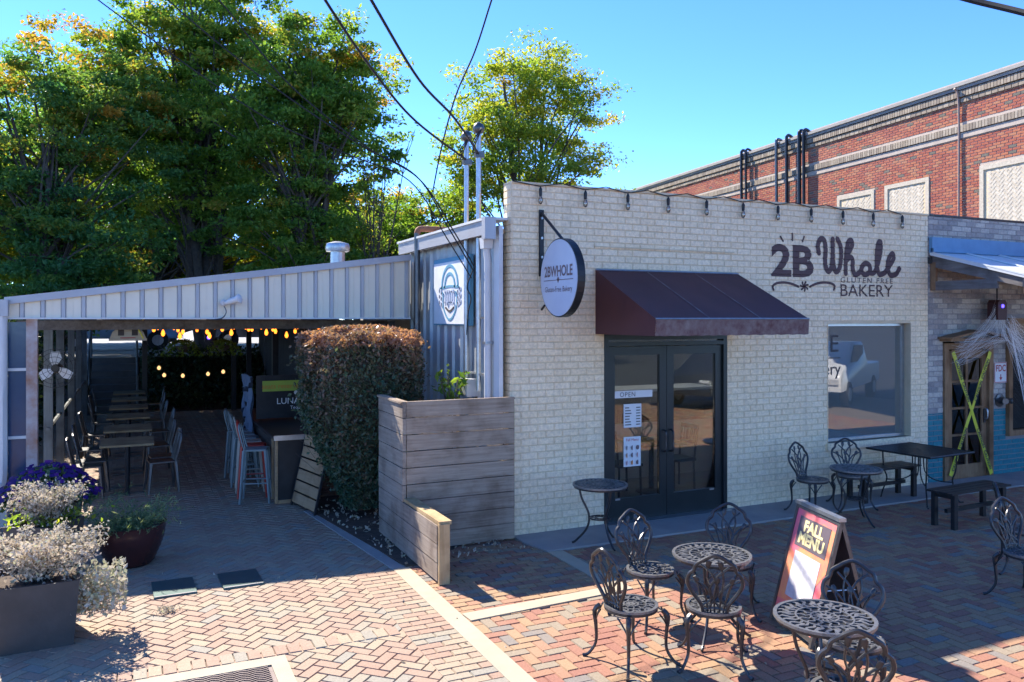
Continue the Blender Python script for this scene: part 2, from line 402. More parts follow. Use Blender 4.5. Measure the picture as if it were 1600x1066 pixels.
def wall_bricks(x0, x1, z0, z1, L, C, holes, org, ux, nrm, mat, parent, mortar=.010, proud=.009, n_parts=300, offs=0, rest='brick_field'):
    """running bond on a vertical wall; local u along ux from org; holes: (u0,u1,z0,z1)"""
    ux = np.array(ux, float); nrm = np.array(nrm, float); uz = np.array([0, 0, 1.])
    Ms, D, rn, key = [], [], [], []
    row = 0; z = z0
    while z < z1 - .01:
        h = min(C, z1 - z) - mortar
        u = x0 - (L / 2 if (row + offs) % 2 else 0)
        while u < x1:
            a, b = max(u, x0), min(u + L, x1)
            segs = [(a, b)]
            for hu0, hu1, hz0, hz1 in holes:
                if z + h > hz0 + .005 and z < hz1 - .005:
                    ns = []
                    for s0, s1 in segs:
                        if s1 <= hu0 or s0 >= hu1: ns.append((s0, s1))
                        else:
                            if s0 < hu0: ns.append((s0, hu0))
                            if s1 > hu1: ns.append((hu1, s1))
                    segs = ns
            for s0, s1 in segs:
                w = s1 - s0 - mortar
                if w < .02: continue
                c = np.array(org, float) + ux * ((s0 + s1) / 2) + uz * (z + h / 2 + mortar / 2)
                Ms.append(frame4(c, ux, uz, nrm)); D.append((w, h, proud + random.uniform(-.0015, .0015)))
                rn.append(random.random())
                d = math.hypot(c[0], c[1]); key.append(w * h / d ** 2)
            u += L
        row += 1; z += C
    if Ms:
        lay_bricks(np.array(Ms), np.array(D), np.array(rn), mat, parent, n_parts=n_parts, key=np.array(key), rest=rest)
def leaves(name, P, size, rnd, mat, parent, aspect=.5, droop=.35, up=None, flat=0):
    P = np.asarray(P); n = len(P)
    a = rng.normal(size=(n, 3)); a[:, 2] -= droop
    if up is not None: a[:, 2] += up
    a /= np.linalg.norm(a, axis=1)[:, None]
    b = np.cross(a, rng.normal(size=(n, 3))); b /= np.linalg.norm(b, axis=1)[:, None] + 1e-9
    if flat:
        nrm = rng.normal(size=(n, 3)) * .75; nrm[:, 2] += flat; nrm /= np.linalg.norm(nrm, axis=1)[:, None]
        a = np.cross(nrm, rng.normal(size=(n, 3))); a /= np.linalg.norm(a, axis=1)[:, None] + 1e-9; b = np.cross(nrm, a)
    nn = np.cross(a, b)
    s = size * rng.uniform(.5, 1.5, n)[:, None]
    V = np.stack([P - a * s / 2, P + b * s * aspect / 2 + nn * s * .1, P + a * s / 2, P - b * s * aspect / 2 + nn * s * .1], 1)
    F = np.arange(n * 4).reshape(n, 4)
    return npmesh(name, V.reshape(-1, 3), F, mat, parent, np.repeat(rnd, 4))
def textmesh(name, s, size, mat, parent, M, xs=1.0, offset=0.0, align='CENTER', space=1.0, extrude=.0):
    c = bpy.data.curves.new('tmp', 'FONT'); c.body = s; c.size = size; c.offset = offset; c.align_x = align
    c.space_character = space; c.extrude = extrude; c.resolution_u = 3
    o = bpy.data.objects.new('tmp', c); COL.objects.link(o)
    dg = bpy.context.evaluated_depsgraph_get(); dg.update()
    me = bpy.data.meshes.new_from_object(o.evaluated_get(dg)); bpy.data.objects.remove(o); bpy.data.curves.remove(c)
    me.name = name; me.transform(Matrix.Diagonal((xs, 1, 1, 1))); me.transform(M)
    me.materials.clear(); me.materials.append(mat)
    return link(bpy.data.objects.new(name, me), parent)
def stroke2d(pts, w, k=8, taper=False):
    """thick round-ended stroke polygons in 2d -> list of (verts2d, faces)"""
    P = [Vector((p[0], p[1], 0)) for p in pts]; C = cr(P, k) if len(P) > 2 else P
    vs, fs = [], []
    n = len(C)
    for i in range(n):
        t = C[min(i + 1, n - 1)] - C[max(i - 1, 0)]; t.normalize(); nn = Vector((-t.y, t.x, 0))
        ww = w / 2 * (1 if not taper else (.45 + .55 * math.sin(math.pi * min(1, max(0, i / (n - 1))))))
        vs += [C[i] + nn * ww, C[i] - nn * ww]
    for i in range(n - 1): fs.append((2 * i, 2 * i + 1, 2 * i + 3, 2 * i + 2))
    for e, c in ((0, C[0]), (n - 1, C[-1])):
        b = len(vs); ww = w / 2 * (.45 if taper else 1)
        vs += [c + Vector((math.cos(a) * ww, math.sin(a) * ww, 0)) for a in [2 * math.pi * q / 10 for q in range(10)]]
        fs.append(tuple(range(b, b + 10)))
    return vs, fs

# ------------------------------------------------------------------ the setting: ground, paving
Y0 = 8.64                      # street face of the bakery
XL, XR = 4.066, 11.258         # its two ends
WH = 4.2
g = MB(); g.add([(-600, -600, -.03), (600, -600, -.03), (600, 600, -.03), (-600, 600, -.03)], [(0, 1, 2, 3)])
struct(g.build('ground', ASPH))
g = MB(); g.add([(-7, -3.2, -.012), (22, -3.2, -.012), (22, 8.62, -.012), (3.7, 8.62, -.013), (3.7, 24.4, -.013), (-7, 24.4, -.012)], [(0, 1, 2, 3, 4, 5)])
paving = struct(g.build('plaza_paving', JOINT))
def in_view(x, y, m=.12):
    f = .4258 * x + .9048 * y; r = .9048 * x - .4258 * y
    if f < 1: return False
    return abs(r / f) < .635 + m and 2.6 / f < .452 + .05
def herring(region, W, ang, mat, parent, n_parts, gap=.004):
    """2:1 herringbone over region(x,y)->bool"""
    ca, sa = math.cos(ang), math.sin(ang)
    Ms, D, rn, key = [], [], [], []
    span = 170
    for i in range(-span, span):
        for j in range(-span, span):
            k = (i - j) % 4
            if k == 0: cx, cy, w, h = i + 1, j + .5, 2, 1
            elif k == 2: cx, cy, w, h = i + .5, j, 1, 2
            else: continue
            lx, ly = cx * W, cy * W
            x = lx * ca - ly * sa + 2.0; y = lx * sa + ly * ca + 9.0
            if not region(x, y): continue
            a = ang if w == 2 else ang + math.pi / 2
            tilt = rng.normal(0, .006, 2)
            m = (Matrix.Translation((x, y, -.012)) @ Matrix.Rotation(a, 4, 'Z') @ Matrix.Rotation(tilt[0], 4, 'X') @ Matrix.Rotation(tilt[1], 4, 'Y'))
            Ms.append(np.array(m)); D.append((2 * W - gap, W - gap, .012 + random.uniform(-.002, .002)))
            rn.append(random.random()); f = .4258 * x + .9048 * y; key.append(-f + (0 if in_view(x, y, -.02) else -50))
    if Ms: lay_bricks(np.array(Ms), np.array(D), np.array(rn), mat, parent, n_parts=n_parts, key=np.array(key))
def rows(x0, x1, y0, y1, bw, bh, mat, parent, n_parts, stagger=.5, gap=.006, wave=0):
    Ms, D, rn, key = [], [], [], []
    y = y0; r = 0
    while y < y1 - .01:
        h = min(bh, y1 - y); x = x0 - (bw * stagger if r % 2 else 0)
        while x < x1 - .01:
            a, b = max(x, x0), min(x + bw, x1)
            if b - a > .03:
                cx, cy = (a + b) / 2, y + h / 2
                z = -.008 + wave * math.sin(cx * 7) * math.sin(cy * 5 + 1)
                Ms.append(np.array(Matrix.Translation((cx, cy, z)) @ Matrix.Rotation(rng.normal(0, .006), 4, 'X') @ Matrix.Rotation(rng.normal(0, .006), 4, 'Y')))
                D.append((b - a - gap, h - gap, .013 + random.uniform(-.002, .002))); rn.append(random.random())
                key.append(-(.4258 * cx + .9048 * cy))
            x += bw
        y += bh; r += 1
    if Ms: lay_bricks(np.array(Ms), np.array(D), np.array(rn), mat, parent, n_parts=n_parts, key=np.array(key))
GX0, GX1, GY0, GY1 = .02, 1.06, 5.3, 6.36     # drain frame
def reg_left(x, y):
    if y > 24.2 or y < -3 or x < -6.5: return False
    if 8.0 < y < 11.3 and x > 2.5 - (y - 8.06) * .12: return False
    if y >= 11.3 and x > 3.6: return False
    if y <= 8.0 and x > 2.10: return False
    if GX0 + .05 < x < GX1 - .05 and 5.3 < y < GY1 - .05: return False
    if 6.46 < y < 6.50: return False
    for px in (.16, .78):
        if px + .06 < x < px + .34 and 8.2 < y < 8.6: return False
    return x > -5
herring(reg_left, .1, math.pi / 4, PAVE_L, paving, 130)
rows(-1.2, 2.03, 6.38, 6.58, .1, .2, PAVE_L, paving, 30, 0)
rows(2.03, 2.45, -3, 8.06, .21, .1, PAVE_L, paving, 50, .5)
def reg_right(x, y):
    if y > 7.98 or x < 2.58 or y < -3 or x > 17: return False
    if y > 6.46 and x < 4.30: return False
    return True
herring(reg_right, .1, 0, PAVE_R, paving, 110)
rows(2.55, 4.18, 6.55, 8.6, .2, .1, PAVE_R, paving, 60, .5, wave=.004)
def slab(name, poly, z0, z1, mat, bev=0):
    m = MB(); m.prism(poly, z0, z1, 'z'); return struct(m.build(name, mat))
slab('kerb_strip', [(2.44, -3), (2.62, -3), (2.60, 8.05), (2.43, 8.05)], -.03, .010, CONC)
slab('kerb_strip', [(2.43, 8.06), (2.56, 8.06), (2.22, 11.0), (2.08, 11.0)], -.03, .011, CONC_G)
slab('kerb_strip', [(2.625, 6.40), (4.15, 6.49), (4.15, 6.65), (2.612, 6.58)], -.03, .010, CONC)
slab('kerb_strip', [(4.16, 6.50), (4.34, 6.50), (4.34, 7.91), (4.16, 7.91)], -.03, .010, CONC)
slab('sidewalk', [(4.16, 7.915), (18, 7.915), (18, 8.64), (4.07, 8.64), (4.07, 8.35)], -.03, .022, CONC_G)
slab('planting_bed', [(2.10, 11.3), (2.58, 8.07), (2.70, 8.07), (4.02, 9.0), (4.02, 11.7), (2.2, 11.7)], -.03, .02, SOIL)
# drain grate in a cream concrete frame
m = MB()
for bx in ((GX0, GX1, 6.22, 6.36), (GX0, GX0 + .12, 5.3, 6.22), (GX1 - .12, GX1, 5.3, 6.22)):
    m.box(((bx[0] + bx[1]) / 2, (bx[2] + bx[3]) / 2, -.012), (bx[1] - bx[0], bx[3] - bx[2], .044))
struct(m.build('concrete_drain_frame', CONC))
dg = thing('drain_grate', 'ribbed iron drain grate set in a cream concrete frame', 'drain grate', (.54, 5.8, 0))
m = MB(); m.box((0, 0, -.012), (.8, .84, .02)); m.build('plate', GRATE, dg)
for k in range(26):
    m = MB(); y = -.40 + k * .032
    m.tube([(-.38 + q * .05, y + (.008 if q % 2 else -.008), .004) for q in range(16)], .007, 4); m.build('rib', GRATE, dg)
for k, (px, lab) in enumerate(((.36, 'green steel access plate beside the round oxblood pot'), (.97, 'green steel access plate further from the round oxblood pot'))):
    t = thing('access_plate', lab, 'access plate', (px, 8.4, 0), R(random.uniform(-2, 2)), 'steel access plates in the paving')
    m = MB(); m.box((0, 0, .004), (.38, .5, .024), None, .985); m.build('plate', PLATE, t)
    m = MB(); m.box((0, -.236, .0165), (.36, .022, .004)); m.build('edge_bar', CONC_G, t)
# upper car park, planted bank and steps behind the patio
m = MB(); m.add([(-60, 27.2, 1.40), (60, 27.2, 1.40), (60, 120, 1.6), (-60, 120, 1.6)], [(0, 1, 2, 3)])
struct(m.build('upper_car_park', pm('pale_asphalt', (.30, .29, .28), (.22, .21, .20), 2, .9)))
m = MB(); m.add([(.16, 24.4, -.02), (12, 24.4, -.02), (12, 27.3, 1.41), (.16, 27.3, 1.41)], [(0, 1, 2, 3)])
m.add([(-14, 24.4, -.02), (-1.16, 24.4, -.02), (-1.16, 27.3, 1.41), (-14, 27.3, 1.41)], [(0, 1, 2, 3)])
bank = struct(m.build('planted_bank', SOIL))
n = 9000; bx = rng.uniform(.2, 7, n); s_ = rng.uniform(0, 1, n)
P = np.stack([bx, 24.35 + s_ * 2.9, s_ * 1.43 + rng.uniform(.02, .35, n)], 1)
o = leaves('ground_cover', P, .12, rng.random(n), IVY, None, .7); stuff(o); o['label'] = 'dark ivy ground cover on the bank behind the patio'
steps = thing('outdoor_steps', 'grey steps climbing from the patio to the car park', 'steps', (-.5, 24.6, 0))
for k in range(8):
    m = MB(); m.box((0, .16 + k * .32, (k + 1) * .176 / 2), (1.16, .32, (k + 1) * .176)); m.build('step', STEPC, steps)
for sx in (-.62, .62):
    m = MB(); m.tube([(sx, 0, 1.0), (sx, 2.56, 2.4)], .03, 6)
    for q in (0, .5, 1): m.tube([(sx, 2.56 * q, 1.4 * q), (sx, 2.56 * q, 1 + 1.4 * q)], .04, 6)
    m.build('handrail', POSTWOOD, steps)

# ------------------------------------------------------------------ bakery
bak = thing('bakery_building', 'single storey cream painted brick bakery with glass double door', 'building', (0, 0, 0))
DX0, DX1, DZ1 = 5.345, 7.285, 2.42
WX0, WX1, WZ0, WZ1 = 9.13, 10.86, .78, 2.52
YM = Y0 + .009
m = MB()
def wp(x0, x1, z0, z1, t=.22): m.box(((x0 + x1) / 2, YM + t / 2, (z0 + z1) / 2), (x1 - x0, t, z1 - z0))
wp(XL, DX0, 0, WH); wp(DX0, DX1, DZ1, WH); wp(DX1, WX0, 0, WH); wp(WX0, WX1, 0, WZ0); wp(WX0, WX1, WZ1, WH); wp(WX1, XR, 0, WH)
m.build('wall', CREAM_MORTAR, bak)
wall_bricks(0, XR - XL, 0, WH, .2265, .0824, [(DX0 - XL, DX1 - XL, -1, DZ1), (WX0 - XL, WX1 - XL, WZ0, WZ1)], (XL, YM, 0), (1, 0, 0), (0, -1, 0), CREAM, bak)
# left return of the brick wall
wall_bricks(0, .22, 0, WH, .2265, .0824, [], (XL, YM + .22, 0), (0, -1, 0), (-1, 0, 0), CREAM, bak, n_parts=0, rest='corner_bricks')
m = MB(); m.box(((XL + XR) / 2, YM + .10, WH + .012), (XR - XL + .01, .25, .024)); m.build('coping', CREAM_MORTAR, bak)
def holed(m, x0, x1, y0, y1, hx0, hx1, hy0, hy1, z, t):
    for a0, a1, b0, b1 in ((x0, hx0, y0, y1), (hx1, x1, y0, y1), (hx0, hx1, y0, hy0), (hx0, hx1, hy1, y1)): m.box(((a0 + a1) / 2, (b0 + b1) / 2, z), (a1 - a0, b1 - b0, t))
m = MB(); holed(m, XL + .15, XR - .05, 8.9, 15.5, 5.8, 9.8, 10.2, 12.0, 3.55, .1); m.build('roof', CONC_G, bak)
m = MB(); m.box((7.8, 11.1, 3.62), (4.06, 1.86, .02)); m.build('added_skylight', ADDED_SKYLIGHT, bak)  # unseen roof opening panel, added to brighten the bakery interior
m = MB(); m.box((XR - .1, 12.2, 1.8), (.2, 6.7, 3.5)); m.box((7.6, 15.5, 1.8), (7.1, .2, 3.5)); m.build('side_walls', INWALL, bak)
m = MB(); m.box((7.6, 12.1, .0), (6.9, 6.5, .03)); m.build('floor', INFLOOR, bak)
m = MB(); holed(m, 4.15, 11.05, 8.9, 15.4, 5.8, 9.8, 10.2, 12.0, 3.1, .05); m.build('ceiling', INWALL, bak)
# faint old sign outline on the brick (a shallow ledge and a crack line)
m = MB(); m.box((6.3, Y0 - .004, 3.49), (2.2, .02, .015)); m.build('ledge', CREAM_MORTAR, bak)
# door
door = MB()
fw = .06
door.box(((DX0 + fw / 2), YM + .06, DZ1 / 2), (fw, .14, DZ1)); door.box((DX1 - fw / 2, YM + .06, DZ1 / 2), (fw, .14, DZ1))
door.box(((DX0 + DX1) / 2, YM + .06, DZ1 - .05), (DX1 - DX0 - .12, .14, .10)); door.box(((DX0 + DX1) / 2, YM + .06, 2.27), (DX1 - DX0 - .12, .14, .05))
dr = door.build('door', DOORM, bak)
mid = (DX0 + DX1) / 2
for (a, b, hs) in ((DX0 + fw + .004, mid - .003, 1), (mid + .003, DX1 - fw - .004, -1)):
    yc = YM + .05; l = MB()
    z1 = 2.235
    l.box((a + .055, yc, z1 / 2), (.11, .05, z1)); l.box((b - .055, yc, z1 / 2), (.11, .05, z1))
    l.box(((a + b) / 2, yc, z1 - .055), (b - a - .22, .05, .11)); l.box(((a + b) / 2, yc, .155), (b - a - .22, .05, .31))
    leaf = l.build('door_leaf', DOORM, dr)
    p = MB(); p.box(((a + b) / 2, yc, (.31 + z1 - .11) / 2), (b - a - .22, .008, z1 - .42)); p.build('pane', GLASS, dr)
    hx = b - .055 if hs == 1 else a + .055
    p = MB(); p.tube(cr([(hx, yc - .03, .86), (hx + .0, yc - .09, .88), (hx, yc - .09, 1.0), (hx, yc - .09, 1.12), (hx, yc - .03, 1.14)], 4), .013, 8); p.build('handle', IRON, dr, True)
    p = MB(); p.box(((a + b) / 2 + (.28 if hs < 0 else -.30), yc - .028, .30), (.07, .006, .022)); p.build('name_plate', GALV, dr)
p = MB(); p.box(((DX0 + DX1) / 2, YM + .055, 2.345 - .025), (DX1 - DX0 - .12, .008, .05)); p.build('pane', GLASS, dr)
m = MB(); m.box((mid, YM - .02, .012), (DX1 - DX0, .2, .024)); m.build('threshold', GALV, bak)
def print_on(name, x0, x1, z0, z1, y, mat, parent=None):
    q = MB(); q.box(((x0 + x1) / 2, y, (z0 + z1) / 2), (x1 - x0, .003, z1 - z0)); return q.build(name, mat, parent)
ROTF = Matrix.Rotation(math.pi / 2, 4, 'X')
def ftext(name, s, size, x, z, y, mat, parent, **k):
    return textmesh(name, s, size, mat, parent, Matrix.Translation((x, y, z)) @ ROTF, **k)
yd = YM + .05 - .007
t = thing('open_sign', 'white OPEN strip sign on the door glass', 'sign', (5.62, yd - .002, 1.62))
print_on('board', -.12, .48, -.04, .05, 0, PAPER, t); ftext('lettering', 'OPEN', .085, .1, -.025, -.004, INK, t, space=1.15)
t = thing('menu_sheet', 'white typed price sheet taped on the door glass', 'poster', (5.66, yd - .002, 1.2))
print_on('sheet', 0, .27, 0, .30, 0, PAPER, t)
for k in range(7): print_on('text_line', .02, .02 + random.uniform(.06, .1), .03 + k * .036, .042 + k * .036, -.004, INK, t); print_on('text_line', .19, .25, .03 + k * .036, .042 + k * .036, -.004, INK, t)
t = thing('menu_poster', 'white photo menu with nine small pastry pictures on the door', 'poster', (5.66, yd - .002, .70))
print_on('sheet', 0, .26, 0, .38, 0, PAPER, t); ftext('lettering', 'Fall Menu', .05, .13, .325, -.004, SIGNRED, t)
for a in range(3):
    for b_ in range(3):
        q = MB(); q.lathe([(.03, 0), (.03, .003)], 9, (0, 0, 0)); oo = q.build('picture', random.choice([ORANGE, SIGNRED, INKBR]), t); oo.location = (.05 + a * .08, -.003, .05 + b_ * .095); oo.rotation_euler = (math.pi / 2, 0, random.random())
# window
m = MB()
yw = YM + .13
for (x0, x1, z0, z1) in ((WX0, WX0 + .04, WZ0, WZ1), (WX1 - .04, WX1, WZ0, WZ1), (WX0 + .04, WX1 - .04, WZ1 - .04, WZ1), (WX0 + .04, WX1 - .04, WZ0, WZ0 + .04)):
    m.box(((x0 + x1) / 2, yw, (z0 + z1) / 2), (x1 - x0, .06, z1 - z0))
wn_ = m.build('window', GALV, bak)
p = MB(); p.box(((WX0 + WX1) / 2, yw, (WZ0 + WZ1) / 2), (WX1 - WX0 - .08, .008, WZ1 - WZ0 - .08)); p.build('pane', WGLASS, wn_)
p = MB(); p.box(((WX0 + WX1) / 2, Y0 + .05, WZ0 - .05), (WX1 - WX0 + .06, .17, .1)); p.build('sill', CREAM, wn_)
p = MB(); p.box((WX0 - .004, Y0 + .05, (WZ0 + WZ1) / 2), (.008, .12, WZ1 - WZ0)); p.box((WX1 + .004, Y0 + .05, (WZ0 + WZ1) / 2), (.008, .12, WZ1 - WZ0)); p.build('reveal', CREAM, wn_)
ftext('lettering', 'E', .36, 9.40, 2.10, yw - .007, INK, wn_, xs=1.1)
ftext('lettering', 'ery', .26, 9.36, 1.76, yw - .007, INK, wn_)
print_on('rule_line', 9.18, 9.52, 2.0, 2.015, yw - .007, INK, wn_)
# painted lettering on the brick, following the bed joints
def fac(px, py):
    """crop pixel of the lettering study -> (X,z) on the wall"""
    x = 1140 + px / 4.706; y = 320 + py / 4.706
    u = (x - 800) / 1260; dx, dy = .42578 + .90483 * u, .90483 - .42578 * u
    t = Y0 / dy; return (dx * t, 2.6 - (y - 497) * t / 1260)
PAINT_N = [0]
def paint(name, polys, mat=BROWNP):
    bm = bmesh.new(); PAINT_N[0] += 1; lay = -.0004 * (PAINT_N[0] % 5)
    for vs, fs in polys:
        bv = [bm.verts.new((v[0], (-1.5e-5 * i if 'script' in name or 'swash' in name else 0), v[1])) for i, v in enumerate(vs)]
        for f in fs:
            try: bm.faces.new([bv[i] for i in f])
            except ValueError: pass
    bmesh.ops.recalc_face_normals(bm, faces=bm.faces)
    zs = [v.co.z for v in bm.verts]; lo, hi = min(zs), max(zs)
    k = int(lo / .0824)
    while k * .0824 < hi + .09:
        for dz in (-.0062, -.0028, .0028, .0062):
            bmesh.ops.bisect_plane(bm, geom=bm.verts[:] + bm.edges[:] + bm.faces[:], plane_co=(0, 0, k * .0824 + .0 + dz), plane_no=(0, 0, 1))
        k += 1
    for v in bm.verts:
        d = abs((v.co.z + .0412) % .0824 - .0412)
        v.co.y += lay + Y0 - .0035 + (.0105 if d < .0045 else 0)
    me = bpy.data.meshes.new(name); bm.to_mesh(me); bm.free(); me.materials.append(mat)
    return link(bpy.data.objects.new(name, me), bak)
def cstroke(pts, wpx, **k):
    P = [fac(*p) for p in pts]; return stroke2d(P, wpx * .00235, **k)
def text2d(s, size, x, z, xs=1, offset=0, space=1):
    o = textmesh('t', s, size, BROWNP, None, Matrix.Identity(4), xs=xs, offset=offset, align='LEFT', space=space)
    me = o.data; vs = [(v.co.x + x, v.co.y + z) for v in me.vertices]; fs = [tuple(p.vertices) for p in me.polygons]
    bpy.data.objects.remove(o); return vs, fs
x2, z2 = fac(305, 527); xe, ze = fac(618, 300)
o2 = text2d('2B', 1.0, 0, 0, 1, .035)
w2 = max(v[0] for v in o2[0]) - min(v[0] for v in o2[0]); h2 = max(v[1] for v in o2[0]) - min(v[1] for v in o2[0]); mn = min(v[0] for v in o2[0]); mz = min(v[1] for v in o2[0])
paint('painted_numeral', [([((v[0] - mn) / w2 * (xe - x2) + x2, (v[1] - mz) / h2 * (ze - z2) + z2) for v in o2[0]], o2[1])])
strokes = [
    [(655, 355), (648, 300), (668, 252), (695, 265), (705, 330), (702, 430), (722, 490), (748, 455), (757, 350), (755, 255)],
    [(757, 255), (759, 400), (776, 490), (805, 470), (818, 390), (815, 310), (790, 252)],
    [(852, 505), (853, 400), (868, 285), (890, 262), (900, 295), (878, 345), (855, 410), (884, 385), (903, 410), (903, 470), (922, 515), (955, 495), (975, 450)],
    [(975, 450), (1000, 430), (1028, 450), (1030, 490), (1000, 515), (972, 495), (970, 460), (990, 436)],
    [(1025, 500), (1060, 500), (1088, 440), (1110, 340), (1108, 275), (1092, 285), (1080, 360), (1082, 450), (1100, 512), (1140, 500)],
    [(1140, 500), (1175, 450), (1205, 395), (1195, 360), (1170, 395), (1160, 460), (1180, 515), (1220, 512), (1246, 470)]]
for st in strokes: paint('painted_script', [cstroke(st, 34)])
for st in ([(372, 235), (382, 250), (392, 268)], [(460, 213), (460, 240), (461, 262)], [(547, 235), (542, 252), (536, 270)]): paint('painted_dash', [cstroke(st, 12)])
for st in ([(322, 625), (316, 600), (345, 578), (400, 572), (455, 582), (505, 603)], [(590, 603), (640, 580), (700, 572), (748, 580), (772, 600), (764, 625)]): paint('painted_swash', [cstroke(st, 15)])
for a in range(7):
    an = a * math.pi * 2 / 7 + .4
    paint('painted_leaf', [cstroke([(548, 600), (548 + 16 * math.cos(an), 600 + 18 * math.sin(an)), (548 + 28 * math.cos(an + .2), 600 + 34 * math.sin(an + .2))], 12)])
for s, (pa, pb), (ta, tb), off in (('GLUTEN FREE', (815, 572), (1200, 543), .0), ('BAKERY', (815, 672), (1198, 590), 0)):
    xa, za = fac(pa, pb); xb, zb = fac(ta, tb); xb2, _ = fac(ta, pb)
    o2 = text2d(s, 1.0, 0, 0, 1, off * 2, 1.25 if s[0] == 'G' else 1.0)
    X = [v[0] for v in o2[0]]; Zs = [v[1] for v in o2[0]]
    paint('painted_lettering', [([((v[0] - min(X)) / (max(X) - min(X)) * (xb - xa) + xa, (v[1] - min(Zs)) / (max(Zs) - min(Zs)) * (zb - za) * .97 + za) for v in o2[0]], o2[1])])

# awning
aw = thing('door_awning', 'maroon canvas awning sloping out over the bakery door', 'awning', (5.206, Y0 - .012, 0))
AWW = 2.25; AP = 1.28
m = MB(); nseg = 9
vs, fs = [], []
for i in range(nseg + 1):
    for j in range(7):
        x = AWW * i / nseg; t = j / 6; sag = -.018 * math.sin(math.pi * t) * abs(math.sin(math.pi * i / 3))
        vs.append((x, -AP * t, 3.2 - .61 * t + sag))
for i in range(nseg):
    for j in range(6):
        a = i * 7 + j; fs.append((a, a + 7, a + 8, a + 1))
m.add(vs, fs); m.build('canvas', AWN, aw, True)
for x in (0, AWW):
    m = MB(); m.add([(x, 0, 3.2), (x, -AP, 2.59), (x, -AP + .02, 2.40), (x, 0, 2.40)], [(0, 1, 2, 3)]); m.build('side_panel', AWN, aw)
m = MB(); vs, fs = [], []
for i in range(37):
    x = AWW * i / 36; w = .008 * math.sin(i * 1.7)
    vs += [(x, -AP - .004, 2.595), (x, -AP + .015 + w, 2.40 + .004 * math.sin(i * 2.3))]
for i in range(36): fs.append((2 * i, 2 * i + 1, 2 * i + 3, 2 * i + 2))
m.add(vs, fs); m.build('valance', AWNV, aw, True)
for q in (1, 2):
    x = AWW * q / 3; m = MB(); m.add([(x - .012, -.002, 3.204), (x + .012, -.002, 3.204), (x + .012, -AP, 2.595), (x - .012, -AP, 2.595)], [(0, 1, 2, 3)]); m.build('seam', AWNV, aw)
m = MB(); m.tube([(0, -AP, 2.59), (AWW, -AP, 2.59)], .013, 6); m.tube([(0, -.01, 3.2), (AWW, -.01, 3.2)], .013, 6)
for x in (.02, AWW / 2, AWW - .02): m.tube([(x, -.01, 3.13), (x, -AP + .02, 2.54)], .012, 6); m.tube([(x, -.01, 2.42), (x, -AP + .03, 2.42)], .012, 6)
m.build('frame', GALV, aw)
# hanging round sign
hs = thing('hanging_sign', 'round white sign reading 2BWHOLE on a black wall bracket', 'sign', (4.45, Y0, 0))
m = MB(); m.box((0, -.012, 3.50), (.06, .024, .80)); m.tube([(0, -.02, 3.86), (0, -.54, 3.50)], .018, 6); m.tube([(0, -.02, 2.7), (0, -.1, 2.75)], .014, 6); m.build('bracket', BLACKM, hs)
for z in (3.8, 3.56, 3.33):
    m = MB(); m.lathe([(.016, 0), (.016, .012)], 8); q = m.build('bolt', GALV, hs); q.location = (-.0, -.024, z); q.rotation_euler = (math.pi / 2, 0, 0)
RX90 = Matrix.Rotation(-math.pi / 2, 4, 'Y')
def disc_x(name, r0, x0, x1, mat, cy, cz, n=48, parent=None):
    q = MB(); q.prism([(cy + r0 * math.cos(2 * math.pi * k / n), cz + r0 * math.sin(2 * math.pi * k / n)) for k in range(n)], x0, x1, 'x'); return q.build(name, mat, parent)
disc_x('rim', .452, -.045, .045, BLACKM, -.53, 3.06, parent=hs); disc_x('face', .438, -.050, -.0455, SIGNW, -.53, 3.06, parent=hs); disc_x('face', .438, .0455, .050, SIGNW, -.53, 3.06, parent=hs)
def stext(s, size, y, z, mat, xs=1., off=0):   # on the -X side: reads along -Y
    M = Matrix.Translation((-.053, y, z)) @ Matrix(((0, 0, -1, 0), (-1, 0, 0, 0), (0, 1, 0, 0), (0, 0, 0, 1)))
    return textmesh('lettering', s, size, mat, hs, M, xs=xs, offset=off)
stext('2BWHOLE', .17, -.53, 3.08, INKBR, .85, .004); stext('Gluten-Free', .09, -.405, 2.90, INKBR, .9); stext('Bakery', .09, -.745, 2.90, INKBR, .9)
m = MB(); m.box((-.0525, -.53, 3.035), (.002, .70, .008)); m.build('rule_line', INKBR, hs)
m = MB(); m.prism([(-.53, 3.0), (-.50, 3.045), (-.53, 3.075), (-.56, 3.045)], -.0535, -.0515, 'x'); m.build('leaf_mark', INKBR, hs)
# string lights along the parapet
sl = thing('parapet_string_lights', 'black festoon string of unlit bulbs along the cream parapet', 'string lights', (0, 0, 0))
bxs = [4.42 + k * .62 for k in range(11)]
pts = []
for k, x in enumerate(bxs):
    pts += [(x, Y0 - .03, WH - .02), (x + .31, Y0 - .03, WH + .035)]
m = MB(); m.tube([(XL, Y0 - .02, WH + .02)] + pts[:-1], .006, 5); m.build('cable', BLACKM, sl)
for x in bxs:
    m = MB(); m.lathe([(.006, .0), (.022, -.03), (.02, -.10), (.016, -.11)], 8, (x, Y0 - .05, WH - .03)); b_ = m.build('socket', BLACKM, sl)
    m = MB(); m.lathe([(.014, -.11), (.026, -.14), (.03, -.17), (.02, -.20), (.004, -.21)], 10, (x, Y0 - .05, WH - .03)); m.build('bulb', CLEARB, sl, True)
